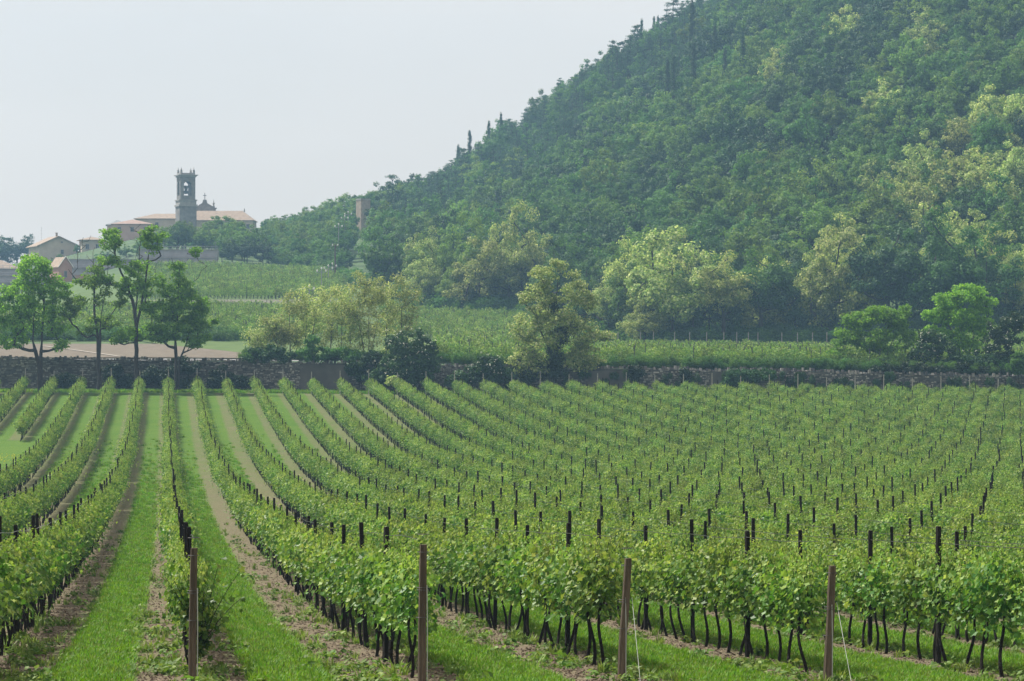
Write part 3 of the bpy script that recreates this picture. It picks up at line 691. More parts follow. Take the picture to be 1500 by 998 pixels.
# ------------------------------------------------------------------ trees standing one by one
def tree(name, label, cat, px, Y, lobes, leafm, barkm, stems=None, ground=None, per=34, sig=.42, lsize=.17, r_base=.2, bare=(), group=None, r_tip=.016, extra=None, flat=.65, seed=1, depth=1.0, wander=.12, pybase=None):
    """lobes in photo pixels (x, y, rx, ry, clusters) at distance Y"""
    global rng
    rng = np.random.default_rng(seed); s = Y / F; X = ux(px, Y)
    zb = float((ground or zt)(X, Y)) if pybase is None else CZ + (499 - pybase) * s
    if name == 'leafy_tree': lobes = [(a, b_, c, d, int(n * 1.45) + 1) for a, b_, c, d, n in lobes]
    L = [((lx - px) * s, 0, CZ + (499 - ly) * s - zb, rx * s, rx * s * depth, ry * s, n) for lx, ly, rx, ry, n in lobes]
    T = lobe_points(L)
    T = T[T[:, 2] > .3]; per = int(per * 1.5); lsize = lsize * 1.35; sig = sig * .92; flat = flat * .85
    bt = np.array([((a - px) * s + rng.normal(0, .3), rng.normal(0, .8), CZ + (499 - b_) * s - zb) for a, b_ in bare]).reshape(-1, 3)
    stems = stems or [[(px, 0)]]
    S = []
    for st_ in stems:
        pts = [((a - px) * s, 0 + i * .0, CZ + (499 - b_) * s - zb) for i, (a, b_) in enumerate(st_)]
        pts = [(st_[0][0] * s - px * s, 0, -.2)] + pts
        out = []
        for p, q in zip(pts[:-1], pts[1:]):
            nn = max(2, int(abs(q[2] - p[2]) / .7))
            for f in range(nn): out.append([p[j] * (1 - f / nn) + q[j] * f / nn + (rng.normal(0, .04) if f and j < 2 else 0) for j in range(3)])
        out.append(pts[-1]); S.append(out)
    e = empty(name, (X, Y, zb), label, cat, group)
    wd = MB(); allT = np.concatenate([T, bt]) if len(bt) else T
    skeleton(wd, S, allT, r_tip=r_tip, r_base=r_base * .78, wander=wander, power=.85); wd.obj('trunk', barkm, e, smooth=True)
    lf = MB(); cluster_leaves(lf, T, per, sig, lsize, flat=flat); lf.obj('crown', leafm, e)
    if extra: extra(e, T, L)
    return e
def flowers(n=120, size=.16):
    def f(e, T, L):
        b = MB(); idx = rng.integers(0, len(T), n); P = T[idx] + rng.normal(0, .35, (n, 3)); P[:, 1] -= .3; P[:, 2] += .15
        for q in range(5): add_leaves(b, P + rng.normal(0, size * .3, P.shape), size * .8, np.tile([0, -.3, .6], (n, 1)), 'kite', up=.6, spread=.35)
        b.obj('blossom', M['flower_white'], e)
    return f
zw = lambda X, Y: zv(X, Y)
G4 = 'line of dark-trunked trees in front of the stone wall'
tree('leafy_tree', 'broad spreading tree with dense green crown and low limbs, leftmost before the wall', 'tree', 58, 301, [
    (52, 390, 28, 20, 26), (30, 425, 32, 22, 30), (75, 425, 28, 22, 26), (10, 460, 26, 20, 20), (55, 455, 40, 16, 22), (82, 478, 18, 16, 10), (12, 500, 26, 10, 12), (85, 505, 12, 8, 5), (30, 478, 34, 10, 12), (-14, 440, 18, 20, 10)],
    M['leaf_bright'], M['bark'], [[(60, 545), (60, 515), (63, 470), (64, 430)], [(58, 540), (48, 500), (50, 455), (42, 430)]], zw, per=40, sig=.5, lsize=.19, r_base=.26, group=G4, seed=11)
tree('leafy_tree', 'thin-crowned tree with bare twigs at its top, second from left before the wall', 'tree', 145, 301, [
    (128, 410, 16, 10, 9), (150, 418, 22, 10, 9), (112, 445, 20, 12, 13), (160, 440, 24, 12, 12), (100, 460, 14, 8, 6), (135, 472, 16, 10, 6), (162, 470, 14, 10, 5), (125, 485, 10, 7, 3), (140, 395, 14, 10, 5)],
    M['leaf_bright'], M['bark'], [[(145, 550), (143, 500), (138, 450), (138, 400), (136, 370)], [(145, 520), (147, 470), (154, 430), (158, 395)]], zw, per=26, sig=.42, lsize=.18, r_base=.21, group=G4, seed=12,
    bare=[(108, 370), (112, 385), (118, 355), (125, 348), (130, 360), (137, 345), (141, 362), (146, 372), (152, 352), (122, 372), (160, 375), (165, 390), (104, 395), (128, 380)], wander=.2)
tree('leafy_tree', 'tallest tree with two leafy tops and bare twigs between, third before the wall', 'tree', 200, 301, [
    (160, 350, 16, 18, 16), (222, 352, 14, 20, 14), (158, 380, 12, 10, 7), (195, 392, 26, 14, 15), (215, 345, 8, 12, 4), (200, 425, 26, 12, 14), (180, 415, 14, 10, 6), (222, 415, 18, 14, 8), (190, 490, 32, 8, 14), (172, 500, 14, 6, 5), (225, 482, 16, 8, 7), (215, 450, 16, 8, 5), (150, 405, 12, 10, 6), (238, 345, 5, 3, 1)],
    M['leaf_bright'], M['bark'], [[(200, 550), (200, 500), (199, 455), (201, 410), (204, 380), (206, 352)], [(200, 480), (194, 440), (186, 415), (172, 385), (164, 360)], [(200, 480), (210, 430), (215, 395), (220, 360)]], zw, per=36, sig=.42, lsize=.18, r_base=.27, group=G4, seed=13,
    bare=[(180, 345), (186, 332), (190, 350), (195, 338), (200, 328), (203, 352), (208, 340), (193, 362), (198, 372), (212, 375), (230, 385), (234, 375), (226, 395), (178, 360), (205, 362), (236, 338)], wander=.2)
tree('leafy_tree', 'cone-shaped green tree with wispy leader, fourth and rightmost before the wall', 'tree', 258, 301, [
    (262, 398, 10, 16, 7), (285, 370, 5, 8, 3), (258, 425, 26, 16, 20), (275, 445, 30, 18, 26), (240, 455, 24, 18, 18), (295, 470, 24, 16, 18), (262, 480, 36, 14, 22), (240, 495, 20, 8, 9), (290, 500, 24, 9, 12), (270, 460, 30, 20, 20)],
    M['leaf_bright'], M['bark'], [[(258, 550), (257, 510), (260, 460), (262, 410), (262, 385)], [(262, 530), (272, 505), (280, 480)]], zw, per=36, sig=.46, lsize=.18, r_base=.22, group=G4, seed=14,
    bare=[(268, 372), (250, 388), (292, 385), (300, 390), (278, 378), (255, 378)])
# thin flowering acacias on the terrace
GA = 'thin flowering acacias on the terrace behind the wall'
AC = [(385, 'low spreading pale acacia leaning left over the terrace edge', [(372, 490, 18, 12, 10), (390, 505, 22, 10, 8), (405, 480, 14, 12, 7)], [[(392, 500)]], 21),
      (425, 'thin pale acacia with yellowish top, left of the taller flowering clump', [(430, 440, 14, 14, 9), (420, 465, 18, 14, 10), (440, 455, 12, 18, 8), (428, 490, 20, 12, 6)], [[(425, 500), (424, 455)]], 22),
      (446, 'slender yellow-flowering acacia with two thin stems', [(455, 435, 20, 14, 12), (465, 455, 22, 18, 13), (445, 470, 14, 14, 6), (470, 490, 18, 14, 6)], [[(447, 500), (450, 450)], [(458, 490), (462, 450)]], 23),
      (486, 'slender acacia in the middle of the pale flowering clump', [(485, 432, 20, 12, 11), (480, 455, 22, 16, 12), (492, 475, 18, 14, 8), (505, 450, 16, 14, 7)], [[(485, 500), (490, 455)], [(500, 490), (500, 450)]], 24),
      (540, 'tallest yellow-topped acacia with several bare lower stems', [(528, 425, 14, 12, 9), (525, 408, 5, 10, 3), (545, 425, 16, 12, 10), (520, 450, 20, 16, 14), (548, 452, 20, 16, 14), (556, 412, 5, 8, 3), (535, 480, 18, 12, 5), (545, 440, 14, 14, 8)], [[(541, 500), (540, 450)], [(545, 510), (556, 460)], [(532, 505), (522, 455)]], 25),
      (590, 'pinkish sparse acacia at the right end of the flowering clump', [(582, 425, 14, 14, 8), (600, 435, 14, 12, 7), (583, 410, 5, 8, 3), (585, 460, 18, 14, 9), (603, 460, 12, 10, 4)], [[(589, 490), (588, 450)]], 26)]
AC += [(405, 'short leafy acacia between the leaning one and the yellowish one', [(402, 470, 14, 12, 8), (410, 490, 18, 12, 9)], [[(406, 505), (404, 480)]], 27),
       (515, 'light green acacia filling the gap right of the slender middle one', [(512, 440, 16, 14, 10), (508, 465, 18, 16, 10), (518, 490, 16, 12, 7)], [[(513, 500), (512, 460)]], 28),
       (565, 'pale acacia with an open top between the tallest and the pinkish one', [(566, 432, 14, 14, 9), (568, 455, 16, 16, 10), (562, 480, 14, 14, 6)], [[(566, 500), (566, 455)]], 29)]
for px, lab, lob, stm, sd_ in AC:
    lob = lob + [(px, 500, 15, 16, 9), (px + 6, 480, 12, 14, 6)]
    Yq = 308.5 + (sd_ % 3) * 1.4; lob = [(a, b_, c * 1.15, d * 1.1, int(n * 1.15)) for a, b_, c, d, n in lob]
    tree('acacia_tree', lab, 'tree', px, Yq, lob, M['leaf_blossom'], M['bark_grey'], stm, None, per=46, sig=.56, lsize=.13, r_base=.085, r_tip=.012, group=GA, seed=sd_, wander=.2, flat=.8)
# dark elder bushes and creepers along the wall
def bush(name, label, px, Y, lobes, leafm, py, per=46, sig=.35, lsize=.17, seed=1, extra=None, group='bushes along the stone wall', cat='bush', depth=.7):
    return tree(name, label, cat, px, Y, lobes, leafm, M['bark'], [[(px, py - 12)], [(px + 5, py - 14)], [(px - 5, py - 13)]], per=per, sig=sig, lsize=lsize, r_base=.06, r_tip=.012, seed=seed, extra=extra, group=group, pybase=py, flat=.8, depth=depth)
bush('elder_bush', 'large dark elder bush with white flower heads spilling over the wall', 600, 303, [(598, 505, 34, 22, 60), (612, 530, 32, 26, 60), (580, 540, 34, 18, 46), (615, 555, 26, 12, 24), (628, 515, 12, 22, 14), (560, 550, 26, 12, 20)], M['leaf_dark'], 568, seed=31, extra=flowers(190, .15))
bush('elder_bush', 'smaller dark elder bush speckled white, left of the big pale acacia', 715, 303, [(718, 535, 22, 16, 36), (700, 545, 18, 12, 18), (730, 550, 20, 12, 20), (712, 555, 24, 8, 14)], M['leaf_dark'], 566, seed=32, extra=flowers(80, .14))
bush('shrub', 'small dark shrub between the two white-flowering elders', 672, 303, [(672, 553, 12, 9, 18), (662, 558, 10, 6, 8)], M['leaf_dark'], 568, seed=33)
bush('shrub', 'low dark green shrub on the wall top under the leftmost acacia', 390, 305, [(395, 516, 30, 9, 26), (375, 524, 20, 7, 12), (420, 522, 14, 7, 10)], M['leaf_dark'], 538, seed=34)
bush('shrub', 'green scrub at the feet of the thin acacias', 480, 305, [(465, 518, 28, 10, 26), (500, 520, 28, 9, 22), (520, 530, 18, 9, 12), (455, 500, 10, 14, 8)], M['leaf_mid'], 538, seed=35)
bush('shrub', 'dark creeper-covered shrub hanging over the wall beside the big elder', 535, 304, [(535, 545, 24, 14, 26), (545, 525, 16, 12, 14), (518, 540, 12, 10, 10)], M['leaf_dark'], 566, seed=36)
bush('shrub', 'dark creeper mound against the wall between the left trees', 100, 303.6, [(98, 556, 20, 10, 22), (80, 562, 14, 6, 8), (112, 562, 12, 8, 8)], M['leaf_ivy'], 572, seed=37)
bush('shrub', 'dark creeper mound against the wall behind the second tree', 165, 303.6, [(165, 545, 14, 14, 18), (172, 555, 16, 10, 12), (185, 562, 12, 6, 8)], M['leaf_ivy'], 572, seed=38)
bush('shrub', 'wide dark creeper over the wall under the cone-shaped tree', 245, 303.6, [(240, 548, 30, 12, 34), (270, 535, 20, 12, 22), (215, 555, 16, 10, 12), (255, 560, 26, 8, 14)], M['leaf_ivy'], 572, seed=39)
bush('shrub', 'dark creeper on the wall right of the cone-shaped tree', 325, 303.6, [(325, 550, 14, 14, 18), (335, 562, 14, 7, 8), (312, 560, 10, 8, 6)], M['leaf_ivy'], 572, seed=40)
bush('shrub', 'dark ivy patch on the wall below the middle acacias', 355, 303.6, [(352, 558, 10, 9, 8), (368, 563, 12, 6, 6)], M['leaf_ivy'], 572, seed=41)
bush('shrub', 'triangular dark ivy clump hanging on the middle of the right wall', 930, 303.6, [(930, 545, 11, 8, 12), (932, 553, 6, 8, 6)], M['leaf_ivy'], 566, seed=42)
bush('shrub', 'small green ivy clump hanging from the right wall top', 1003, 303.6, [(1003, 547, 9, 6, 8), (1006, 556, 5, 5, 4)], M['leaf_ivy'], 566, seed=43)
bush('shrub', 'dark green brambles trailing over the wall right of the ivy clumps', 1100, 303.6, [(1085, 549, 24, 7, 18), (1115, 550, 22, 8, 18), (1070, 556, 14, 6, 8)], M['leaf_dark'], 566, seed=44)
bush('shrub', 'bright young shoot rising at the wall foot beside the big elder', 625 - 47, 300.5, [(573, 556, 5, 8, 5)], M['leaf_blossom'], 572, seed=45)
# the big pale acacia with ivy
def ivy(e, T, L):
    s = 304 / F; b = MB(); cs_ = []
    for lx, ly, rx, ry, n in [(812, 520, 13, 26, 40), (822, 492, 12, 14, 22), (812, 453, 8, 9, 12), (838, 480, 6, 10, 7), (806, 545, 22, 14, 26), (770, 550, 18, 10, 14), (760, 530, 8, 12, 8)]:
        cs_.append(((lx - 812) * s, 0, (568 - ly) * s, rx * s, rx * s * .8, ry * s, n))
    pts = lobe_points(cs_); pts[:, 1] -= .5
    cluster_leaves(b, pts, 50, .34, .16); b.obj('ivy', M['leaf_ivy'], e)
tree('acacia_tree', 'big pale flowering acacia with dark ivy up its trunk, in the middle of the wall', 'tree', 812, 304, [
    (818, 385, 12, 14, 8), (800, 405, 22, 16, 16), (785, 440, 24, 22, 26), (845, 430, 22, 20, 22), (862, 445, 14, 16, 10), (770, 480, 22, 24, 24), (812, 460, 34, 24, 36), (850, 490, 26, 26, 28), (875, 490, 20, 8, 9), (890, 495, 12, 5, 4), (765, 525, 20, 18, 18), (845, 530, 26, 16, 18), (800, 500, 36, 26, 24), (780, 535, 26, 18, 22), (860, 520, 24, 18, 20), (812, 475, 40, 20, 26), (790, 420, 14, 14, 9), (840, 405, 8, 8, 3)],
    M['leaf_blossom'], M['bark'], [[(812, 540), (812, 500), (815, 450), (817, 410)], [(815, 520), (830, 480), (848, 445)], [(808, 520), (790, 480), (782, 450)]], per=48, sig=.52, lsize=.16, r_base=.2, seed=51, extra=ivy, pybase=568, group=None)
# trees at the right end of the wall
GR = 'bright green trees at the right end of the wall'
tree('leafy_tree', 'rounded bright green multi-stemmed tree, left one at the right end of the wall', 'tree', 1280, 312, [
    (1285, 460, 22, 14, 22), (1260, 470, 24, 14, 22), (1310, 468, 22, 14, 20), (1240, 495, 22, 14, 20), (1280, 495, 36, 14, 32), (1325, 495, 18, 16, 14), (1225, 520, 16, 9, 9), (1258, 515, 22, 10, 12), (1300, 515, 24, 10, 10), (1326, 455, 6, 8, 3)],
    M['leaf_bright'], M['bark_grey'], [[(1266, 520), (1262, 490)], [(1285, 520), (1288, 485)], [(1300, 520), (1310, 490)], [(1280, 515), (1272, 480)]], per=36, sig=.46, lsize=.18, r_base=.10, seed=61, group=GR)
tree('leafy_tree', 'taller bright green tree with layered crown, right one at the wall end', 'tree', 1412, 314, [
    (1418, 432, 26, 14, 26), (1390, 440, 22, 14, 20), (1440, 445, 16, 16, 14), (1370, 462, 22, 12, 18), (1412, 465, 36, 14, 34), (1440, 480, 14, 16, 10), (1375, 490, 24, 14, 18), (1415, 495, 30, 18, 24), (1425, 520, 24, 12, 12)],
    M['leaf_bright'], M['bark_grey'], [[(1412, 520), (1412, 480), (1415, 450)], [(1418, 520), (1430, 480)], [(1408, 520), (1392, 480)]], per=40, sig=.48, lsize=.18, r_base=.12, seed=62, group=GR)
bush('elder_bush', 'dark elder bush with white flowers between the two bright green trees', 1365, 309, [(1362, 505, 24, 22, 40), (1350, 520, 20, 14, 22), (1385, 520, 18, 20, 24), (1370, 490, 12, 10, 8)], M['leaf_dark'], 545, seed=63, extra=flowers(90, .14))
bush('elder_bush', 'dark glossy elder bush with pale upper flowers at the right edge', 1470, 309, [(1475, 485, 26, 20, 36), (1490, 470, 16, 14, 14), (1462, 515, 24, 22, 36), (1450, 490, 12, 16, 12), (1440, 525, 16, 16, 14)], M['leaf_dark'], 545, seed=64, extra=flowers(110, .13))
bush('shrub', 'round clipped green bush at the right edge before the wall', 1492, 303, [(1493, 533, 14, 16, 40), (1502, 535, 16, 16, 30)], M['leaf_mid'], 560, seed=65, per=60, sig=.25, lsize=.13)
bush('shrub', 'low dark scrub on the wall top under the bright green trees', 1320, 306.5, [(1290, 540, 40, 6, 30), (1340, 540, 34, 7, 26), (1400, 540, 40, 8, 34), (1450, 545, 30, 8, 20)], M['leaf_ivy'], 550, seed=66)
bush('shrub', 'green scrub under the layered bright green tree', 1430, 308, [(1420, 528, 34, 12, 34), (1455, 530, 22, 12, 18)], M['leaf_dark'], 548, seed=67)

# ------------------------------------------------------------------ the vineyards beyond the wall
def far_vine(seed, mat, h=1.7, n=150, L=1.2):
    global rng
    rng = np.random.default_rng(700 + seed); b = MB(); y = rng.uniform(-L / 2, L / 2, n); z = rng.uniform(.55, h, n) + .12 * np.sin(y * 9 + seed); x = rng.normal(0, .2, n)
    add_leaves(b, np.c_[x, y, z], .19 * rng.uniform(.7, 1.3, n), np.c_[np.sign(x) * .7, np.zeros(n), np.zeros(n)], 'kite', up=.6, spread=.6, mat=0)
    for s in (-.3, .3): b.tubes([(0, s, 0)], [(0, s, .7)], .035, .03, 4, mat=1)
    return b.mesh('distant_vine', [mat, M['vine_wood']])
fcol = template([far_vine(s, M['leaf_field']) for s in range(5)], 'distant_vine_piece'); rng = np.random.default_rng(8)
fp = template([post_mb(30 + s, 2.1, .08).mesh('field_post', M['wire']) for s in range(3)], 'field_post_piece')
def field(name, pxr, Yr, direction, spacing, postgap=6):
    """rows of vines through a field; direction = unit vector of the rows; pxr(Y) = photo columns"""
    d = np.array(direction) / np.linalg.norm(direction); nrm = np.array([-d[1], d[0]])
    c = np.array([ux(sum(pxr((Yr[0] + Yr[1]) / 2)) / 2, (Yr[0] + Yr[1]) / 2), (Yr[0] + Yr[1]) / 2])
    P = []; Q = []
    for i in np.arange(-130, 131):
        s = np.arange(-160, 160, 1.2) + rng.uniform(0, .5); q = c + nrm * (i * spacing) + s[:, None] * d
        P.append(q)
        s = np.arange(-160, 160, postgap) + rng.uniform(0, postgap); Q.append(c + nrm * (i * spacing) + s[:, None] * d)
    out = []
    for A in (np.concatenate(P), np.concatenate(Q)):
        A = A[(A[:, 1] > Yr[0]) & (A[:, 1] < Yr[1])]; px = 750 + F * A[:, 0] / A[:, 1]
        lo = np.array([pxr(v)[0] for v in A[:, 1]]); hi = np.array([pxr(v)[1] for v in A[:, 1]]); out.append(A[(px > lo) & (px < hi)])
    A, B = out; n = len(A); rz = math.atan2(-d[0], d[1]); sc = rng.uniform(.85, 1.15, (n, 1))
    scatter(name + '_vines', np.c_[A, zt(A[:, 0], A[:, 1])], np.c_[np.zeros((n, 2)), np.full(n, rz)], np.c_[sc, np.ones((n, 1)), sc * rng.uniform(.9, 1.1, (n, 1))], rng.integers(0, 5, n), fcol)
    n = len(B); scatter(name + '_posts', np.c_[B, zt(B[:, 0], B[:, 1])], np.c_[rng.normal(0, .02, (n, 2)), np.zeros(n)], np.ones((n, 3)), rng.integers(0, 3, n), fp)
field('right_field', lambda Y: (640, 1560), (307.6, 424), (1, .03), 2.2)
field('middle_field', lambda Y: (560 if Y > 400 else 640, 790), (424, 500), (1, .08), 2.4)
field('left_lower_field', lambda Y: (-40, 520), (398, 466), (1, .07), 2.4)
field('left_upper_field', lambda Y: (200, 505), (503, 612), (1, .12), 2.5)
# pale posts on the far edge of the right field
for i, px in enumerate([905, 938, 957, 988, 1010, 1035, 1060, 1079, 1096, 1110, 1145, 1168, 1190, 1211]):
    Y = 426.5; X = ux(px, Y); b = MB(); b.tubes([(0, 0, 0)], [(.03, 0, 2.9)], .07, .06, 6); b.tubes([(.03, 0, 2.9)], [(.03, 0, 2.92)], .06, .01, 6)
    tag(b.obj('field_post', M['post_pale'], None, (X, Y, float(zt(X, Y)))), 'pale stake at the wood edge, %s from the big ivy-clad acacia' % ordinal(i + 1), 'post', 'pale stakes along the wood edge of the far field')

# ------------------------------------------------------------------ the wooded hill
def hill_tree(seed, kind, fine=False):
    global rng
    rng = np.random.default_rng(2000 + seed); wd = MB(); lf = MB()
    if kind == 'broad':
        h = rng.uniform(9, 11.5); R_ = rng.uniform(3.6, 4.6)
        L = [(0, 0, h - R_ * .95, R_ * .75, R_ * .75, R_ * .9, 22)]
        for i in range(6):
            a = i * PI / 3 + rng.uniform(-.4, .4); q = rng.uniform(1.5, 2.3); L.append((math.cos(a) * R_ * .55, math.sin(a) * R_ * .55, h - R_ * rng.uniform(.9, 1.7), q, q, q * .85, 9))
        T = lobe_points(L); cluster_leaves(lf, T, 150 if fine else 56, .60, .25 if fine else .40, flat=.75, spread=.34)
        skeleton(wd, [[(0, 0, z) for z in np.linspace(-.6, h * .6, 6)]], T[::3], r_tip=.03, r_base=.22, k=4)
    elif kind == 'pine':
        h = rng.uniform(10, 12.5); T = []
        for z in np.arange(2.5, h, .95):
            r = (h - z) * .36 + .5
            for a in range(int(3 + r * 1.6)): th = rng.uniform(0, 6.28); q = r * rng.uniform(.55, 1.05); T.append((math.cos(th) * q, math.sin(th) * q, z + rng.normal(0, .2)))
        T.append((0, 0, h)); T = np.array(T); cluster_leaves(lf, T, 60, .62, .22, flat=.3)
        skeleton(wd, [[(0, 0, z) for z in np.linspace(-.6, h, 10)]], T, r_tip=.03, r_base=.2, k=4)
    elif kind == 'cypress':
        h = 11; T = []
        for z in np.linspace(.8, h, 60):
            f = z / h; r = .95 * math.sin(min(1, f * 3.2) * PI / 2) * (1 - f) ** .55 * .9 + .05
            for _ in range(2): th = rng.uniform(0, 6.28); T.append((math.cos(th) * r * .6, math.sin(th) * r * .6, z))
        T = np.array(T); cluster_leaves(lf, T, 40, .20, .15, flat=1.6); skeleton(wd, [[(0, 0, z) for z in np.linspace(-.6, h * .95, 10)]], T[::6], r_tip=.03, r_base=.16, k=4)
    return wd, lf
HK = {}
def mk(kind, seeds, mats, key=None, fine=False):
    for s in seeds:
        wd, lf = hill_tree(s, kind, fine); wm = wd.mesh('trunk', M['bark'])
        for mname in mats:
            lm = lf.mesh('crown', M[mname]); jm = MB().merge(wd, 0).merge(lf, 1).mesh('hill_tree_piece', [M['bark'], M[mname]])
            HK.setdefault((key or kind, mname), []).append((wm, lm, jm))
mk('broad', range(6), ['leaf_mid', 'leaf_yellow', 'leaf_dark', 'leaf_blue', 'leaf_blossom_soft'])
mk('pine', range(20, 23), ['leaf_blue']); mk('cypress', range(30, 32), ['leaf_dark'])
mk('broad', range(40, 43), ['leaf_mid', 'leaf_yellow', 'leaf_dark', 'leaf_blossom_soft', 'leaf_blue'], 'fine', True)
rng = np.random.default_rng(77)
def forest_edge(px):    # distance at which the wood begins, by direction
    return np.interp(px, [225, 322, 326, 380, 470, 520, 600, 640, 760, 860, 950, 1210, 1500, 1600], [662, 662, 645, 645, 632, 560, 530, 512, 508, 450, 436, 436, 428, 425])
PALE = [(1400, 260, 40), (1480, 240, 40), (1330, 280, 30), (1420, 190, 60), (1350, 215, 45), (1470, 165, 45), (1300, 240, 30), (1240, 340, 45), (1370, 310, 50), (1430, 320, 50), (1480, 300, 40), (980, 370, 45), (1040, 400, 40), (700, 385, 35), (660, 400, 30), (1080, 60, 20), (1140, 75, 20), (1240, 25, 25), (1300, 130, 25), (1350, 50, 25), (1000, 400, 60), (1200, 380, 30), (740, 400, 20)]
T_ = []
y = 425.0
while y < 905:
    sp = 6.0; x = ux(228, y)
    while x < ux(1580, y):
        X = x + rng.uniform(-2.4, 2.4); Y = y + rng.uniform(-2.4, 2.4); px = 750 + F * X / Y
        if Y > forest_edge(px) + 2 and not (px < 560 and Y > 640 and False): T_.append((X, Y, px))
        x += sp
    y += sp * .92
T_ = [t for t in T_ if not (t[2] < 505 and t[1] < 690 and rng.random() < .0)]
trees = []
for X, Y, px in T_:
    z = float(zt(X, Y)); py = 499 + F * (CZ - z - 9) / Y
    if py < -120 or (px < 388 and Y > 685): continue
    cl = float(np.interp(px, [230, 395, 560], [.8, .7, 1.0]))
    if rng.random() > cl + .25: continue
    nz = math.sin(X * .09 + 1) * math.sin(Y * .045) + .5 * math.sin(X * .21 + Y * .13)
    sil = np.interp(px, [560, 600, 735, 865, 980, 1500], [300, 262, 185, 90, 5, -300])
    kind, mt = 'broad', None
    r = rng.random()
    if py < sil + 75 + 30 * math.sin(X * .2) and px > 590 and r < .62: kind, mt = 'pine', 'leaf_blue'
    elif any((px - a) ** 2 + (py - b_) ** 2 < (c * .8) ** 2 for a, b_, c in PALE) and r < .75: mt = 'leaf_blossom_soft'
    elif nz > .35: mt = 'leaf_yellow' if r < .5 else 'leaf_mid'
    elif nz < -.45: mt = 'leaf_dark' if r < .6 else 'leaf_mid'
    else: mt = ['leaf_mid', 'leaf_mid', 'leaf_mid', 'leaf_yellow', 'leaf_yellow', 'leaf_dark'][int(rng.integers(6))]
    if px < 520 and mt in ('leaf_dark', 'leaf_blue'): mt = 'leaf_yellow'
    s = float(rng.uniform(.68, 1.12)); edge = Y < forest_edge(px) + 16 and px > 620
    if edge: s *= 1.12
    if kind == 'pine': s *= .9
    if px < 520: s *= float(np.interp(px, [385, 420, 450, 480, 520], [.42, .48, .55, .72, .8]))
    if px < 388: s = float(rng.uniform(.42, .6)) * (1 if Y > 700 else 1.25)
    if 508 < px < 552 and Y < 775 and py < 370: continue
    if Y < forest_edge(px) + 26 and px > 600 and kind == 'broad':
        q_ = rng.random(); kind = 'fine'
        mt = ('leaf_blossom_soft' if q_ < .42 else 'leaf_yellow' if q_ < .8 else 'leaf_mid') if px < 1130 else ('leaf_blossom_soft' if q_ < .34 else 'leaf_yellow' if q_ < .62 else 'leaf_mid' if q_ < .8 else 'leaf_dark')
    if 770 < px < 880 and mt in ('leaf_blossom_soft', 'leaf_yellow'): mt = 'leaf_dark' if rng.random() < .5 else 'leaf_mid'; s *= .88
    trees.append([X, Y, z, px, py, kind, mt, s, edge])
# the 300 that show largest: nearest first, edge ones favoured
trees.sort(key=lambda t: t[1] / t[7])
SPEC = {'leaf_mid': 'mid green tree', 'leaf_yellow': 'yellowish green tree', 'leaf_dark': 'dark green tree', 'leaf_blue': 'bluish green tree', 'leaf_blossom_soft': 'pale flowering acacia'}
LM = [(560, 'the square brick tower'), (690, 'the two olive bushes'), (812, 'the ivy-clad acacia'), (1000, 'the bare wall stretch'), (1280, 'the rounded bright tree'), (1412, 'the layered bright tree')]
cnt = {}
for q, (X, Y, z, px, py, kind, mt, s, edge) in enumerate(trees[:300]):
    wm, lm, jm = HK[(kind, mt)][int(rng.integers(len(HK[(kind, mt)])))]
    d, lmn = min((abs(px - a), nme) for a, nme in LM)
    zone = 'at wood edge' if edge else ('low on slope' if py > 330 else 'midway upslope')
    base_l = '%s %s above %s' % (SPEC[mt], zone, lmn); cnt.setdefault(base_l, []).append(q)
    trees[q].append((base_l, wm, lm))
for base_l, qs in cnt.items():
    qs.sort(key=lambda q: trees[q][3])
    for c, q in enumerate(qs):
        X, Y, z, px, py, kind, mt, s, edge, (bl, wm, lm) = trees[q]
        lab = bl if len(qs) == 1 else bl.replace(SPEC[mt], SPEC[mt] + (', %s from left,' % ordinal(c + 1)))
        e = empty('pine_tree' if kind == 'pine' else 'acacia_tree' if 'blossom' in mt else 'broadleaf_tree', (X, Y, z - .3), lab, 'tree', 'trees of the wooded hillside', float(rng.uniform(0, 6.28))); e.scale = (s, s, s * float(rng.uniform(.9, 1.25)) * (1.15 if edge else 1))
        link('trunk', wm, e); link('crown', lm, e)
pieces = []; pidx = {}
for key, L in HK.items():
    for j, (wm, lm, jm) in enumerate(L): pidx[(key, j)] = len(pieces); pieces.append(jm)
hcol = template(pieces, 'wood_piece')
restt = trees[300:]; n = len(restt)
ii = [pidx[((t[5], t[6]), int(rng.integers(len(HK[(t[5], t[6])]))))] for t in restt]
sc = np.array([t[7] for t in restt])
scatter('forest', np.array([(t[0], t[1], t[2] - .3) for t in restt]), np.c_[np.zeros((n, 2)), rng.uniform(0, 6.28, n)], np.c_[sc, sc, sc * rng.uniform(.9, 1.2, n)], ii, hcol)
print('trees', len(trees))
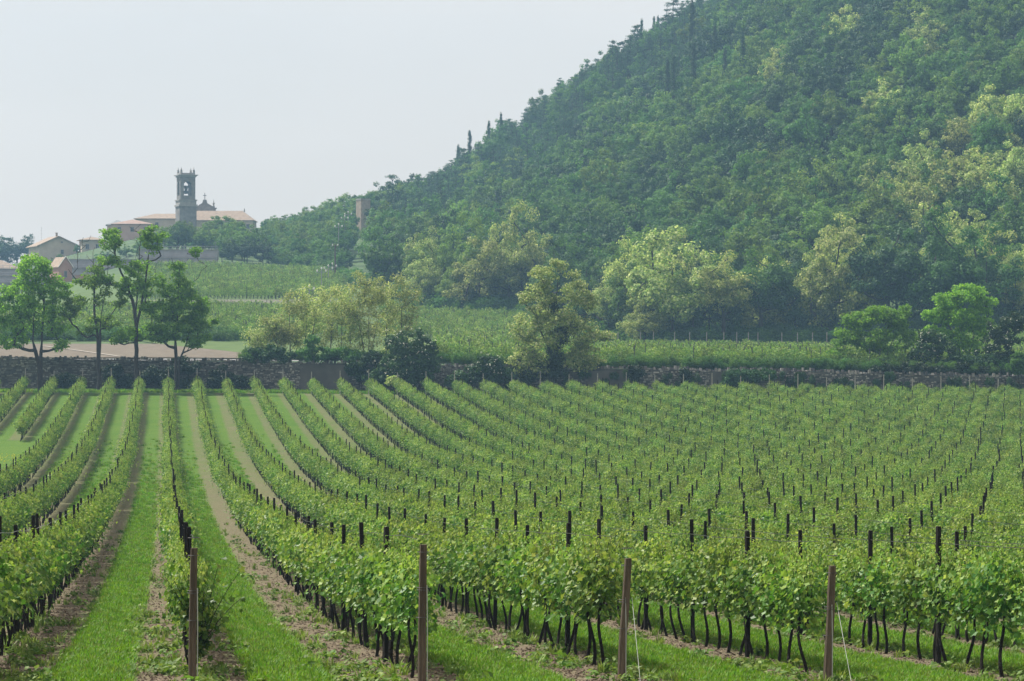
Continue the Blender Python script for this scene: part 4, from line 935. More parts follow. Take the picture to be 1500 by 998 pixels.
# undergrowth that closes the foot of the wood
def under(seed):
    global rng
    rng = np.random.default_rng(900 + seed); b = MB(); cluster_leaves(b, lobe_points([(0, 0, 1.1, 2.0, 1.6, 1.2, 26)]), 40, .5, .26, flat=.8); return b.mesh('undergrowth_piece', M['leaf_mid'])
def creeper(seed):
    global rng
    rng = np.random.default_rng(950 + seed); b = MB(); cluster_leaves(b, lobe_points([(0, 0, 1.1, 2.0, 1.0, 1.3, 22)]), 36, .5, .34, flat=.9); return b.mesh('creeper_piece', M['leaf_dark'])
ucol = template([under(s) for s in range(4)], 'undergrowth_piece'); rng = np.random.default_rng(12)
px = rng.uniform(400, 1560, 900); Y = forest_edge(px) + rng.uniform(-1, 12, 900); X = ux(px, Y); s_ = rng.uniform(.6, 1.35, 900)
scatter('undergrowth', np.c_[X, Y, zt(X, Y) - .2], np.c_[np.zeros((900, 2)), rng.uniform(0, 6.28, 900)], np.c_[s_, s_, s_], rng.integers(0, 4, 900), ucol)

def plain_tree(name, label, px, Y, pytop, kind, mt, group=None, width=1.0, var=0, base=None):
    wm, lm, jm = HK[(kind, mt)][var % len(HK[(kind, mt)])]
    X = ux(px, Y); zb = float(zt(X, Y)) if base is None else CZ + (499 - base) / F * Y
    zs = np.empty(len(lm.vertices) * 3, np.float32); lm.vertices.foreach_get('co', zs); H = float(np.percentile(zs[2::3], 99.7)); h = CZ + (499 - pytop) / F * Y - zb; s = h / H
    e = empty(name, (X, Y, zb - .1), label, 'tree', group, var * 1.3); e.scale = (s * width, s * width, s)
    link('trunk', wm, e); link('crown', lm, e); return e
CYP = [(688, 191, 222, 'tall thin cypress on the lower left skyline of the hill'), (671, 212, 226, 'tiny cypress tip just left of the lone skyline cypress'), (716, 177, 195, 'short cypress left of the slender skyline pair'), (734, 165, 200, 'slender cypress standing on the skyline above the ridge notch'), (740, 176, 195, 'small cypress close right of the slender skyline one'),
       (940, 28, 60, 'cypress on the upper skyline, left of the pointed pair'), (958, 24, 45, 'thin pointed cypress on the upper skyline'), (964, 23, 48, 'stouter pointed cypress on the upper skyline'), (978, 87, 125, 'shorter cypress of the close pair below the upper skyline'), (987, 80, 122, 'taller cypress of the close pair below the upper skyline'),
       (1016, 62, 112, 'tall dark cypress below the top left of the wood'), (1047, 36, 74, 'cypress high on the slope right of the tall dark one'), (1062, 70, 98, 'small cypress between two taller ones on the slope'), (1088, 42, 96, 'tallest dark cypress high on the open slope'), (1014, 0, 50, 'cypress at the top edge of the view on the ridge')]
for i, (px, yt, yb, lab) in enumerate(CYP):
    Yc = 850 if yt < 300 and px < 970 else 800
    # stand it on the slope where the slope meets this line of sight
    Ys = np.linspace(520, 940, 300); pz = 499 + F * (CZ - zt(ux(px, Ys), Ys)) / Ys
    ok = np.where(pz <= yb + (4 if yt > 150 or px < 970 else 62))[0]; Yc = float(Ys[ok[0]]) if len(ok) else 850
    plain_tree('cypress_tree', lab, px, Yc, yt, 'cypress', 'leaf_dark', 'cypresses on the hillside', .95, i)
plain_tree('pine_tree', 'tall layered conifer on the skyline at the top of the picture', 986, 830, -14, 'pine', 'leaf_blue', None, .9, 1)
plain_tree('pine_tree', 'round-headed pine on the saddle right of the square brick tower', 575, 800, 256, 'pine', 'leaf_blue', None, 1.15, 2)
plain_tree('pine_tree', 'shorter dark pine behind the round-headed pine on the saddle', 600, 815, 262, 'pine', 'leaf_blue', None, 1.0, 0)
# named trees along the foot of the wood
FT = [(660, 515, 392, 'leaf_yellow', 1.0, 'yellow-green tree at the left foot of the wood beside the vine slope'), (702, 512, 350, 'leaf_blossom_soft', 1.05, 'tall pale flowering acacia above the grey olive bushes'), (745, 512, 362, 'leaf_blossom_soft', 1.0, 'second pale acacia, right of the one above the olive bushes'),
      (650, 508, 440, 'leaf_dark', .9, 'small dark bush-like tree on the corner of the vine slope'), (985, 438, 335, 'leaf_blossom_soft', 1.0, 'tallest pale flowering acacia on the edge of the wood'), (1060, 437, 372, 'leaf_blossom_soft', 1.0, 'rounded pale acacia right of the tallest one'), (945, 436, 440, 'leaf_blossom_soft', 1.1, 'low pale acacia at the left foot of the tallest one'),
      (925, 448, 385, 'leaf_yellow', .9, 'slim yellow-green tree left of the tallest pale acacia'), (1115, 440, 365, 'leaf_mid', 1.0, 'mid green tree between the pale acacias and the right-hand wood'), (1165, 442, 385, 'leaf_blue', 1.0, 'bluish tree at the wood edge left of the mottled acacia'),
      (1230, 437, 335, 'leaf_blossom_soft', .85, 'tall mottled pale acacia behind the rounded bright green tree'), (1300, 434, 335, 'leaf_dark', 1.0, 'dark broadleaf tree behind the rounded bright green tree'), (1370, 432, 305, 'leaf_mid', 1.0, 'large mid green tree rising behind the layered bright green tree'), (1445, 430, 330, 'leaf_mid', 1.0, 'broad green tree near the right edge behind the dark elder'), (1500, 428, 400, 'leaf_blossom_soft', .9, 'pale acacia at the extreme right edge of the wood')]
for i, (px, Y, yt, mt, wdt, lab) in enumerate(FT): plain_tree('acacia_tree' if 'blossom' in mt else 'broadleaf_tree', lab, px, Y, yt, 'fine', mt, None, wdt, i)
for i, (px, r, lab) in enumerate([(672, 14, 'grey-green olive bush, left one of the two at the foot of the wood'), (695, 13, 'grey-green olive bush beside the left one at the foot of the wood'), (740, 14, 'grey-green olive bush, rightmost, left of the ivy-clad acacia')]):
    bush('olive_bush', lab, px, 503, [(px, 464, r, 8, 26), (px - 6, 468, r * .6, 6, 8)], M['leaf_olive'], 474, per=36, sig=.4, lsize=.2, seed=70 + i, group='grey olive bushes at the foot of the wood')

# ------------------------------------------------------------------ village on the left
def tile_mat(name, a, b_):
    m, t = newmat(name); tc = N(t, 'ShaderNodeTexCoord'); wv = N(t, 'ShaderNodeTexWave', wave_type='BANDS', bands_direction='X'); wv.inputs['Scale'].default_value = 1.6; wv.inputs['Distortion'].default_value = 1.2
    t.links.new(tc.outputs['Object'], wv.inputs[0]); no = N(t, 'ShaderNodeTexNoise'); no.inputs['Scale'].default_value = 1.3; no.inputs['Detail'].default_value = 8; no.inputs['Roughness'].default_value = .75; t.links.new(tc.outputs['Object'], no.inputs[0])
    c = ramp(t, no.outputs[0], [(.3, a), (.7, b_)]); p = N(t, 'ShaderNodeBsdfPrincipled'); p.inputs['Roughness'].default_value = .9; t.links.new(c, p.inputs['Base Color'])
    bp = N(t, 'ShaderNodeBump'); bp.inputs['Distance'].default_value = .08; t.links.new(wv.outputs[0], bp.inputs['Height']); t.links.new(bp.outputs[0], p.inputs['Normal'])
    o = N(t, 'ShaderNodeOutputMaterial'); t.links.new(p.outputs[0], o.inputs[0]); return m
M['tiles'] = tile_mat('roof_tiles', (.20, .145, .11), (.42, .33, .25)); M['tiles_pink'] = tile_mat('roof_tiles_pink', (.26, .17, .14), (.42, .30, .25))
M['plaster'] = noise_mat('plaster', [(.3, (.38, .325, .26)), (.7, (.50, .435, .355))], .6, 8)
M['plaster_pink'] = noise_mat('plaster_pink', [(.3, (.40, .27, .22)), (.7, (.50, .36, .30))], .6, 8)
M['red_wall'] = noise_mat('red_wall', [(.3, (.32, .17, .13)), (.7, (.42, .26, .21))], .6, 8)
M['old_stone'] = noise_mat('old_stone', [(.3, (.13, .125, .12)), (.55, (.20, .19, .18)), (.75, (.28, .265, .25))], .9, 9, bump=.5)
M['trim_stone'] = noise_mat('trim_stone', [(.3, (.22, .21, .20)), (.7, (.34, .33, .31))], 1.2)
M['brick'] = noise_mat('brick', [(.3, (.25, .20, .15)), (.7, (.37, .31, .24))], 1.5, 8)
M['concrete'] = noise_mat('concrete', [(.3, (.20, .20, .21)), (.7, (.30, .30, .31))], .5, 8)
M['white_paint'] = noise_mat('white_paint', [(.3, (.68, .68, .66)), (.7, (.78, .78, .76))], 1)
M['glass_dark'] = noise_mat('glass_dark', [(.3, (.02, .025, .03)), (.7, (.05, .055, .06))], 1, rough=.2, spec=.5)
M['metal'] = noise_mat('metal', [(.3, (.16, .17, .18)), (.7, (.26, .27, .28))], 2, rough=.5)
class Loc:
    """builder in a building's own axes: x across, y away, z up, metres from photo pixels"""
    def __init__(s, name, label, cat, px, py, Y, yaw=0, group=None):
        s.m = Y / F; s.e = empty(name, (ux(px, Y), Y, CZ + (499 - py) * s.m), label, cat, group, yaw); s.Y = Y
    def part(s, name, mb, mat, parent=None, smooth=False): return mb.obj(name, mat, parent or s.e, smooth=smooth)
def gable_roof(w_, d, h, over=.4, thick=.18, z=0, axis='x'):
    """two pitched slabs; ridge along x (or y)"""
    b = MB(); W, D = w_ / 2 + over, d / 2 + over
    for s in (-1, 1):
        dz = -over * h / (d / 2)
        v = [(-W, s * D, z + dz), (W, s * D, z + dz), (W, 0, z + h), (-W, 0, z + h)]; v = v + [(a, b_, c + thick) for a, b_, c in v]
        f = [(0, 1, 2, 3), (4, 7, 6, 5), (0, 4, 5, 1), (1, 5, 6, 2), (2, 6, 7, 3), (3, 7, 4, 0)]
        b.add(v, f)
    if axis == 'y': b.v = [np.c_[-q[:, 1], q[:, 0], q[:, 2]] for q in b.v]
    return b
def house_body(w_, d, z0, z1, ridge, axis='x'):
    b = MB(); a, c = w_ / 2, d / 2
    b.add([(-a, -c, z0), (a, -c, z0), (a, c, z0), (-a, c, z0), (-a, -c, z1), (a, -c, z1), (a, c, z1), (-a, c, z1)], [(0, 1, 5, 4), (1, 2, 6, 5), (2, 3, 7, 6), (3, 0, 4, 7)])
    if axis == 'x': b.add([(-a, -c, z1), (-a, c, z1), (-a, 0, ridge), (a, -c, z1), (a, c, z1), (a, 0, ridge)], [(0, 2, 1), (3, 4, 5)])
    elif axis == 'y': b.add([(-a, -c, z1), (a, -c, z1), (0, -c, ridge), (-a, c, z1), (a, c, z1), (0, c, ridge)], [(0, 1, 2), (3, 5, 4)])
    return b
def hip_roof(w_, d, h, inset, over=.4, z=0, inset2=None):
    a, c = w_ / 2 + over, d / 2 + over; inset2 = inset if inset2 is None else inset2; b = MB()
    v = [(-a, -c, z), (a, -c, z), (a, c, z), (-a, c, z), (-w_ / 2 + inset, 0, z + h), (w_ / 2 - inset2, 0, z + h)]
    b.add(v, [(0, 1, 5, 4), (2, 3, 4, 5)]); b.add(v, [(1, 2, 5), (3, 0, 4)]); b.add([(-a, -c, z - .15), (a, -c, z - .15), (a, c, z - .15), (-a, c, z - .15)] + v[:4], [(0, 3, 2, 1), (0, 1, 5, 4), (1, 2, 6, 5), (2, 3, 7, 6), (3, 0, 4, 7)])
    return b
def window(L, x, y, z, w_=1.0, h=1.4, parent=None, axis='front'):
    f = MB(); q = .1
    if axis == 'front':
        f.box((x - w_ / 2, y - .03, z), (q, .14, h + q)); f.box((x + w_ / 2, y - .03, z), (q, .14, h + q)); f.box((x, y - .034, z + h / 2), (w_, .14, q)); f.box((x, y - .05, z - h / 2), (w_ + .2, .2, q)); f.box((x, y - .028, z), (.06, .1, h))
        o = L.part('window', f, M['trim_stone'], parent); p = MB().box((x, y + .01, z), (w_, .05, h)); L.part('pane', p, M['glass_dark'], o)
    else:
        f.box((x - .03, y - w_ / 2, z), (.14, q, h + q)); f.box((x - .03, y + w_ / 2, z), (.14, q, h + q)); f.box((x - .034, y, z + h / 2), (.14, w_, q)); f.box((x - .05, y, z - h / 2), (.2, w_ + .2, q))
        o = L.part('window', f, M['trim_stone'], parent); p = MB().box((x + .01, y, z), (.05, w_, h)); L.part('pane', p, M['glass_dark'], o)
# bell tower
L = Loc('bell_tower', 'square stone bell tower with arched belfry and corner pinnacles beside the church', 'tower', 272.5, 340, 836, R(20)); m = L.m
wl = 25.5 * m; wu = 22.5 * m
z1 = (340 - 303) * m; z2 = (340 - 293) * m; zb0, zb1 = (340 - 287) * m, (340 - 266) * m; zt0 = (340 - 260) * m; ztp = (340 - 254) * m
b = MB(); b.box((0, 0, (z1 - 4) / 2 - 0), (wl, wl, z1 + 4)); L.part('shaft', b, M['old_stone'])
b = MB(); b.box((0, 0, z1 + .25), (wl + .5, wl + .5, .5)); b.box((0, 0, z2 - .15), (wu + .9, wu + .9, .3)); b.box((0, 0, (z1 + z2) / 2), (wl - .1, wl - .1, z2 - z1 - .4)); L.part('string_course', b, M['trim_stone'])
# belfry: four corner piers, sills and round arches
b = MB(); ow_ = 1.1; pw = (wu - 2 * ow_) / 2
for sx_ in (-1, 1):
    for sy_ in (-1, 1): b.box((sx_ * (wu / 2 - pw / 2), sy_ * (wu / 2 - pw / 2), (z2 + zt0) / 2), (pw, pw, zt0 - z2))
sp_ = zb1 - ow_ 
for ang in range(4):
    sub = MB(); y0 = -wu / 2; t_ = .5
    sub.box((0, y0 + t_ / 2, (z2 + zb0) / 2), (2 * ow_ + .01, t_, zb0 - z2))
    K = 10
    for i in range(K):
        a0, a1 = PI - PI * i / K, PI - PI * (i + 1) / K
        x0, x1 = ow_ * math.cos(a0), ow_ * math.cos(a1); q0, q1 = sp_ + ow_ * math.sin(a0), sp_ + ow_ * math.sin(a1)
        v = [(x0, y0, q0), (x1, y0, q1), (x1, y0, zt0), (x0, y0, zt0), (x0, y0 + t_, q0), (x1, y0 + t_, q1), (x1, y0 + t_, zt0), (x0, y0 + t_, zt0)]
        sub.add(v, [(0, 1, 2, 3), (4, 7, 6, 5), (0, 4, 5, 1)])
    c_, s_ = math.cos(ang * PI / 2), math.sin(ang * PI / 2)
    sub.v = [np.c_[q[:, 0] * c_ - q[:, 1] * s_, q[:, 0] * s_ + q[:, 1] * c_, q[:, 2]] for q in sub.v]; b.merge(sub)
b.box((0, 0, z2 + .1), (wu - .2, wu - .2, .2)); L.part('belfry', b, M['old_stone'])
bl = MB(); bz = np.array([(.0, 1.35), (.35, 1.3), (.5, .95), (.62, .5), (.9, .1), (1.0, 0)]); bl.tubes([(0, 0, zb0 + 2.6 - a[1]) for a in bz[:-1]], [(0, 0, zb0 + 2.6 - a[1]) for a in bz[1:]], bz[:-1, 0] * .7 + .05, bz[1:, 0] * .7 + .05, 10); bl.box((0, 0, zb0 + 2.7), (wu - .6, .2, .2)); bl.box((.9, 0, zb0 + 1.6), (.25, 1.6, 3.4)); bl.box((-.9, .3, zb0 + 1.6), (.25, 1.6, 3.4)); bl.box((0, .9, zb0 + 1.0), (2.4, .2, .9)); L.part('bell', bl, M['metal'])
b = MB(); b.box((0, 0, zt0 + .2), (wu + .5, wu + .5, .4)); b.box((0, 0, zt0 + .52), (wu + 1.3, wu + 1.3, .24)); b.box((0, 0, (zt0 + .64 + ztp) / 2), (wu - .1, wu - .1, ztp - zt0 - .64)); L.part('cornice', b, M['trim_stone'])
for sx_, sy_ in ((-1, -1), (1, -1), (-1, 1), (1, 1)):
    b = MB(); c = (sx_ * (wu / 2 - .35), sy_ * (wu / 2 - .35)); b.box((*c, ztp + .25), (.55, .55, .5))
    prof = [(.5, .12), (.65, .28), (.85, .3), (1.05, .12), (1.2, .1), (1.5, .03), (1.8, .01)]
    b.tubes([(*c, ztp + h) for h, r in prof[:-1]], [(*c, ztp + h) for h, r in prof[1:]], [r for h, r in prof[:-1]], [r for h, r in prof[1:]], 8); L.part('pinnacle', b, M['trim_stone'])
# church
L = Loc('church', 'long church with tiled hipped roofs on the hilltop behind the bell tower', 'church', 300, 342, 850, 0); m = L.m
xw = lambda px: (px - 300) * m; zz = lambda py: (342 - py) * m
b = MB(); b.box(((xw(268) + xw(373)) / 2, 0, zz(324) / 2 - 2), (xw(373) - xw(268), 12, zz(324) + 4)); b.box(((xw(200) + xw(268)) / 2, 1.5, zz(321) / 2 - 2), (xw(268) - xw(200), 10, zz(321) + 4))
L.part('wall', b, M['plaster'])
W = xw(373) - xw(268); r_ = hip_roof(W, 12, zz(309) - zz(324), 2, .35, 0, 3.4); r_.v = [q + np.array([(xw(268) + xw(373)) / 2, 0, zz(324)]) for q in r_.v]; o = L.part('roof', r_, M['tiles']); L.part('finial', MB().box((xw(358), 0, zz(308)), (.4, .4, 1.0), top=.3), M['trim_stone'], o)
W = xw(268) - xw(200); r_ = hip_roof(W, 10, zz(313) - zz(321), 5.0, .35, 0, .5); r_.v = [q + np.array([(xw(268) + xw(200)) / 2, 1.5, zz(321)]) for q in r_.v]; L.part('roof', r_, M['tiles'])
for px in (330, 350, 366): window(L, xw(px), -6.0, zz(333), .9, 1.3)
for px in (215, 232): window(L, xw(px), -3.5, zz(330), .9, 1.3)
# facade gable seen behind the roof
b = MB(); px0, px1 = 283, 313; v = [(xw(px0), 5.2, 0), (xw(px1), 5.2, 0), (xw(px1), 5.2, zz(305)), (xw(px1) - .1, 5.2, zz(303.5)), (xw(305), 5.2, zz(299)), (xw(299), 5.2, zz(295.5)), (xw(297), 5.2, zz(295)), (xw(295), 5.2, zz(295.5)), (xw(289), 5.2, zz(299)), (xw(px0), 5.2, zz(304))]
n_ = len(v); v2 = [(a, 6.4, c) for a, q, c in v]; b.add(v + v2, [tuple(range(n_))]); b.add(v + v2, [tuple(range(2 * n_ - 1, n_ - 1, -1))]); b.add(v + v2, [(i, n_ + i, n_ + (i + 1) % n_, (i + 1) % n_) for i in range(n_)])
b.box((xw(311.5), 5.8, zz(304)), (1.1, 1.5, .35)); b.box((xw(297), 5.8, zz(293.8)), (1.3, 1.2, .9), top=.7); fg = L.part('facade_gable', b, M['old_stone'])
b = MB(); cz_ = zz(293); b.box((xw(297), 5.8, cz_ + 1.1), (.2, .2, 2.3)); b.box((xw(297), 5.8, cz_ + 1.5), (.95, .21, .2)); L.part('cross', b, M['metal'], fg)
b = MB(); c = (xw(310), 5.8); prof = [(-.1, .3), (.4, .3), (.5, .12), (.8, .32), (1.1, .3), (1.4, .1), (1.9, .05), (2.3, .01)]; b.tubes([(*c, zz(302) + h) for h, r in prof[:-1]], [(*c, zz(302) + h) for h, r in prof[1:]], [r for h, r in prof[:-1]], [r for h, r in prof[1:]], 8); L.part('pinnacle', b, M['trim_stone'], fg)
# annexes left of the church
L = Loc('farm_building', 'low building with pinkish hipped roof left of the church', 'building', 195, 345, 828, R(4)); m = L.m
b = MB().box((0, 0, (16 * m) / 2 - 1.5), (58 * m, 9, 16 * m + 3)); L.part('wall', b, M['plaster_pink']); r_ = hip_roof(58 * m, 9, 7 * m, 5, .4, 16 * m); L.part('roof', r_, M['tiles_pink'])
for x in (-3.5, 0, 3.5): window(L, x, -4.5, 8 * m, .9, 1.2)
L = Loc('outbuilding', 'small dark-roofed outbuilding at the far left of the church group', 'building', 172, 345, 852, R(8)); m = L.m
L.part('wall', MB().box((0, 0, 15 * m / 2 - 1), (30 * m, 8, 15 * m + 2)), M['plaster_pink']); L.part('roof', hip_roof(30 * m, 8, 7 * m, 3, .4, 15 * m), M['metal'])
L = Loc('house', 'beige flat-fronted house half hidden behind the thin-crowned tree', 'house', 134, 382, 815, R(14)); m = L.m
L.part('wall', MB().box((0, 0, 30 * m / 2), (32 * m, 7, 30 * m)), M['plaster']); r_ = hip_roof(32 * m, 7, 5 * m, 3, .7, 30 * m); L.part('roof', r_, M['tiles'])
window(L, -1.5, -3.5, 20 * m, .9, 1.3); window(L, 1.2, -3.5, 20 * m, .9, 1.3); window(L, -1.5, -3.5, 9 * m, .9, 1.3); window(L, 1.2, -3.5, 9 * m, .9, 1.3)
# gabled house
L = Loc('house', 'gabled house with low tiled roof, chimney and one small window at the far left', 'house', 78, 392, 820, R(20)); m = L.m
b = house_body(10.6, 14, 0, 31 * m, 44 * m, 'y'); L.part('wall', b, M['plaster']); rf = L.part('roof', gable_roof(14, 10.6, 13 * m, .7, .2, 31 * m, 'y'), M['tiles']); L.part('chimney', MB().box((-.2, -5.5, 46.5 * m), (.5, .5, 1.1)).box((-.2, -5.5, 49.6 * m), (.7, .7, .12)), M['brick'], rf)
window(L, 1.0, -7.0, 22 * m, .75, 1.1); window(L, 0.9, -7.0, 36 * m, .5, .35); window(L, -5.3, -2, 18 * m, .9, 1.2, None, 'side')
b = MB(); b.path([(-2.8, 2, 40 * m), (-2.8, 2, 60 * m)], .03, .02, 4); 
for h in (50, 54, 58): b.path([(-3.2, 2, h * m), (-2.4, 2, h * m)], .015, .015, 3)
L.part('antenna', b, M['metal'], rf)
L = Loc('house', 'low long building with pale hipped roof at the left edge', 'house', 0, 425, 790, R(6)); m = L.m
L.part('wall', MB().box((0, 0, 31 * m / 2), (62 * m, 9, 31 * m)), M['concrete']); L.part('roof', hip_roof(62 * m, 9, 20 * m - 1.3, 5.2, .5, 31 * m), M['tiles'])
for x in (-3, 0, 3): window(L, x, -4.5, 18 * m, 1.1, 1.0)
L = Loc('shed', 'small red-walled shed with white gable edge behind the left trees', 'shed', 89, 418, 640, R(34)); m = L.m
L.part('wall', house_body(3.0, 4.6, 0, 27 * m, 40 * m, 'y'), M['red_wall']); L.part('roof', gable_roof(4.6, 3.0, 13 * m, .2, .15, 27 * m, 'y'), M['tiles'])
b = MB()
for s in (-1, 1): b.tubes([(s * 1.7, -2.42, 25.5 * m + .1)], [(0, -2.42, 40 * m + .3)], .12, .12, 4)
L.part('gable_trim', b, M['white_paint']); window(L, 0, -2.3, 16 * m, .6, 1.3)
L = Loc('garden_wall', 'long low red wall running right from the red shed', 'wall', 160, 419, 632, R(-3)); m = L.m
L.part('wall', MB().box((0, 0, 15 * m / 2), (100 * m, .4, 16 * m)), M['red_wall']); L.part('coping', MB().box((0, 0, 15.5 * m + .06), (100.8 * m, .6, .14)), M['tiles_pink'])
# grey terraces with railings
def terrace(label, px0, px1, pyb, pyt, Y, bands, yaw=0):
    L = Loc('terrace_wall', label, 'wall', (px0 + px1) / 2, pyb, Y, yaw, 'grey terraces of the village'); m = L.m; W = (px1 - px0) * m; H = (pyb - pyt) * m
    for i in range(bands):
        h0, h1 = H * i / bands, H * (i + 1) / bands - .25; L.part('wall', MB().box((0, i * 2.2 + 1, (h0 + h1) / 2 - .3), (W, 2.2, h1 - h0 + .6)), M['concrete'])
        L.part('ledge', MB().box((0, i * 2.2 - .2, h1 + .09), (W + .1, .35, .14)), M['trim_stone'])
        r = MB(); n = 12
        for j in range(n + 1): r.tubes([(-W / 2 + W * j / n, i * 2.2, h1)], [(-W / 2 + W * j / n, i * 2.2, h1 + .8)], .03, .03, 4)
        for hh in (.4, .8): r.tubes([(-W / 2, i * 2.2, h1 + hh)], [(W / 2, i * 2.2, h1 + hh)], .03, .03, 4)
        L.part('railing', r, M['metal'])
terrace('grey stepped terrace with railings above the upper vines, right of the tall tree', 200, 316, 400, 364, 622, 3)
terrace('grey terrace with railings behind the left trees at the edge of the view', -20, 96, 424, 392, 640, 3)
terrace('grey terrace behind the red shed between the left trees', 96, 200, 418, 378, 650, 3)
# net posts on the terrace corner
for i, px in enumerate((316, 240)):
    b = MB(); b.tubes([(0, 0, 0)], [(0, 0, 6.5)], .06, .05, 6); b.box((0, 0, 6.55), (.3, .1, .1)); tag(b.obj('mast', M['metal'], None, (ux(px, 620.5), 620.5, CZ + (499 - 402) / F * 620.5)), ['thin grey mast at the right corner of the stepped terrace', 'thin grey mast in the middle of the stepped terrace'][i], 'mast')
# square brick tower on the saddle
L = Loc('brick_tower', 'plain square brick tower among trees on the saddle of the hill', 'tower', 532, 325, 770, R(32)); m = L.m
L.part('wall', MB().box((0, 0, 32 * m / 2 - 1.5), (15.5 * m, 15.5 * m, 32 * m + 3)), M['brick']); L.part('parapet', MB().box((0, 0, 32 * m + .1), (16.5 * m, 16.5 * m, .35)), M['trim_stone'])
# utility poles with white insulators
UP = [(453, 445, 421, 470, 'shortest pole with white insulators above the vine slope'), (471, 432, 395, 520, 'slim pole with white insulators left of the paired poles'), (481, 425, 391, 560, 'slim pole with white insulators, middle of the row of three'), (487, 422, 388, 580, 'slim pole with white insulators just left of the thick pole'), (496, 400, 330, 640, 'tall thin pole rising behind the thick pole'), (505, 380, 318, 680, 'tall pole with crossarms climbing towards the brick tower'), (510, 365, 312, 700, 'farthest thin pole of the line below the brick tower')]
for px, yb, yt, Y, lab in UP:
    X = ux(px, Y); zb = float(zt(X, Y)); H = CZ + (499 - yt) / F * Y - zb; e = empty('utility_pole', (X, Y, zb), lab, 'utility pole', 'utility poles beside the upper vines')
    MB().tubes([(0, 0, -.2)], [(0, 0, H)], .11, .07, 7).obj('pole', M['concrete'], e); MB().box((0, 0, H - .45), (1.7, .12, .12)).obj('crossarm', M['metal'], e)
    for dx, dz in ((-.75, -.3), (.75, -.3), (0, .12)):
        b = MB(); b.tubes([(dx, 0, H + dz - .1), (dx, 0, H + dz + .05), (dx, 0, H + dz + .25)], [(dx, 0, H + dz + .05), (dx, 0, H + dz + .25), (dx, 0, H + dz + .32)], [.05, .15, .13], [.15, .13, .03], 8); b.obj('insulator', M['white_paint'], e)
L = Loc('utility_pole', 'thick brown pole standing right of the row of slim poles', 'utility pole', 491, 418, 585, 0, 'utility poles beside the upper vines'); m = L.m
L.part('pole', MB().tubes([(0, 0, -.5)], [(0, 0, 61 * m)], .2, .13, 8), M['post_brown']); L.part('crossarm', MB().box((0, 0, 58 * m), (1.2, .1, .1)), M['metal'])
for dx in (-.5, .5): L.part('insulator', MB().tubes([(dx, 0, 58 * m + .05)], [(dx, 0, 58 * m + .35)], .12, .08, 8), M['white_paint'])
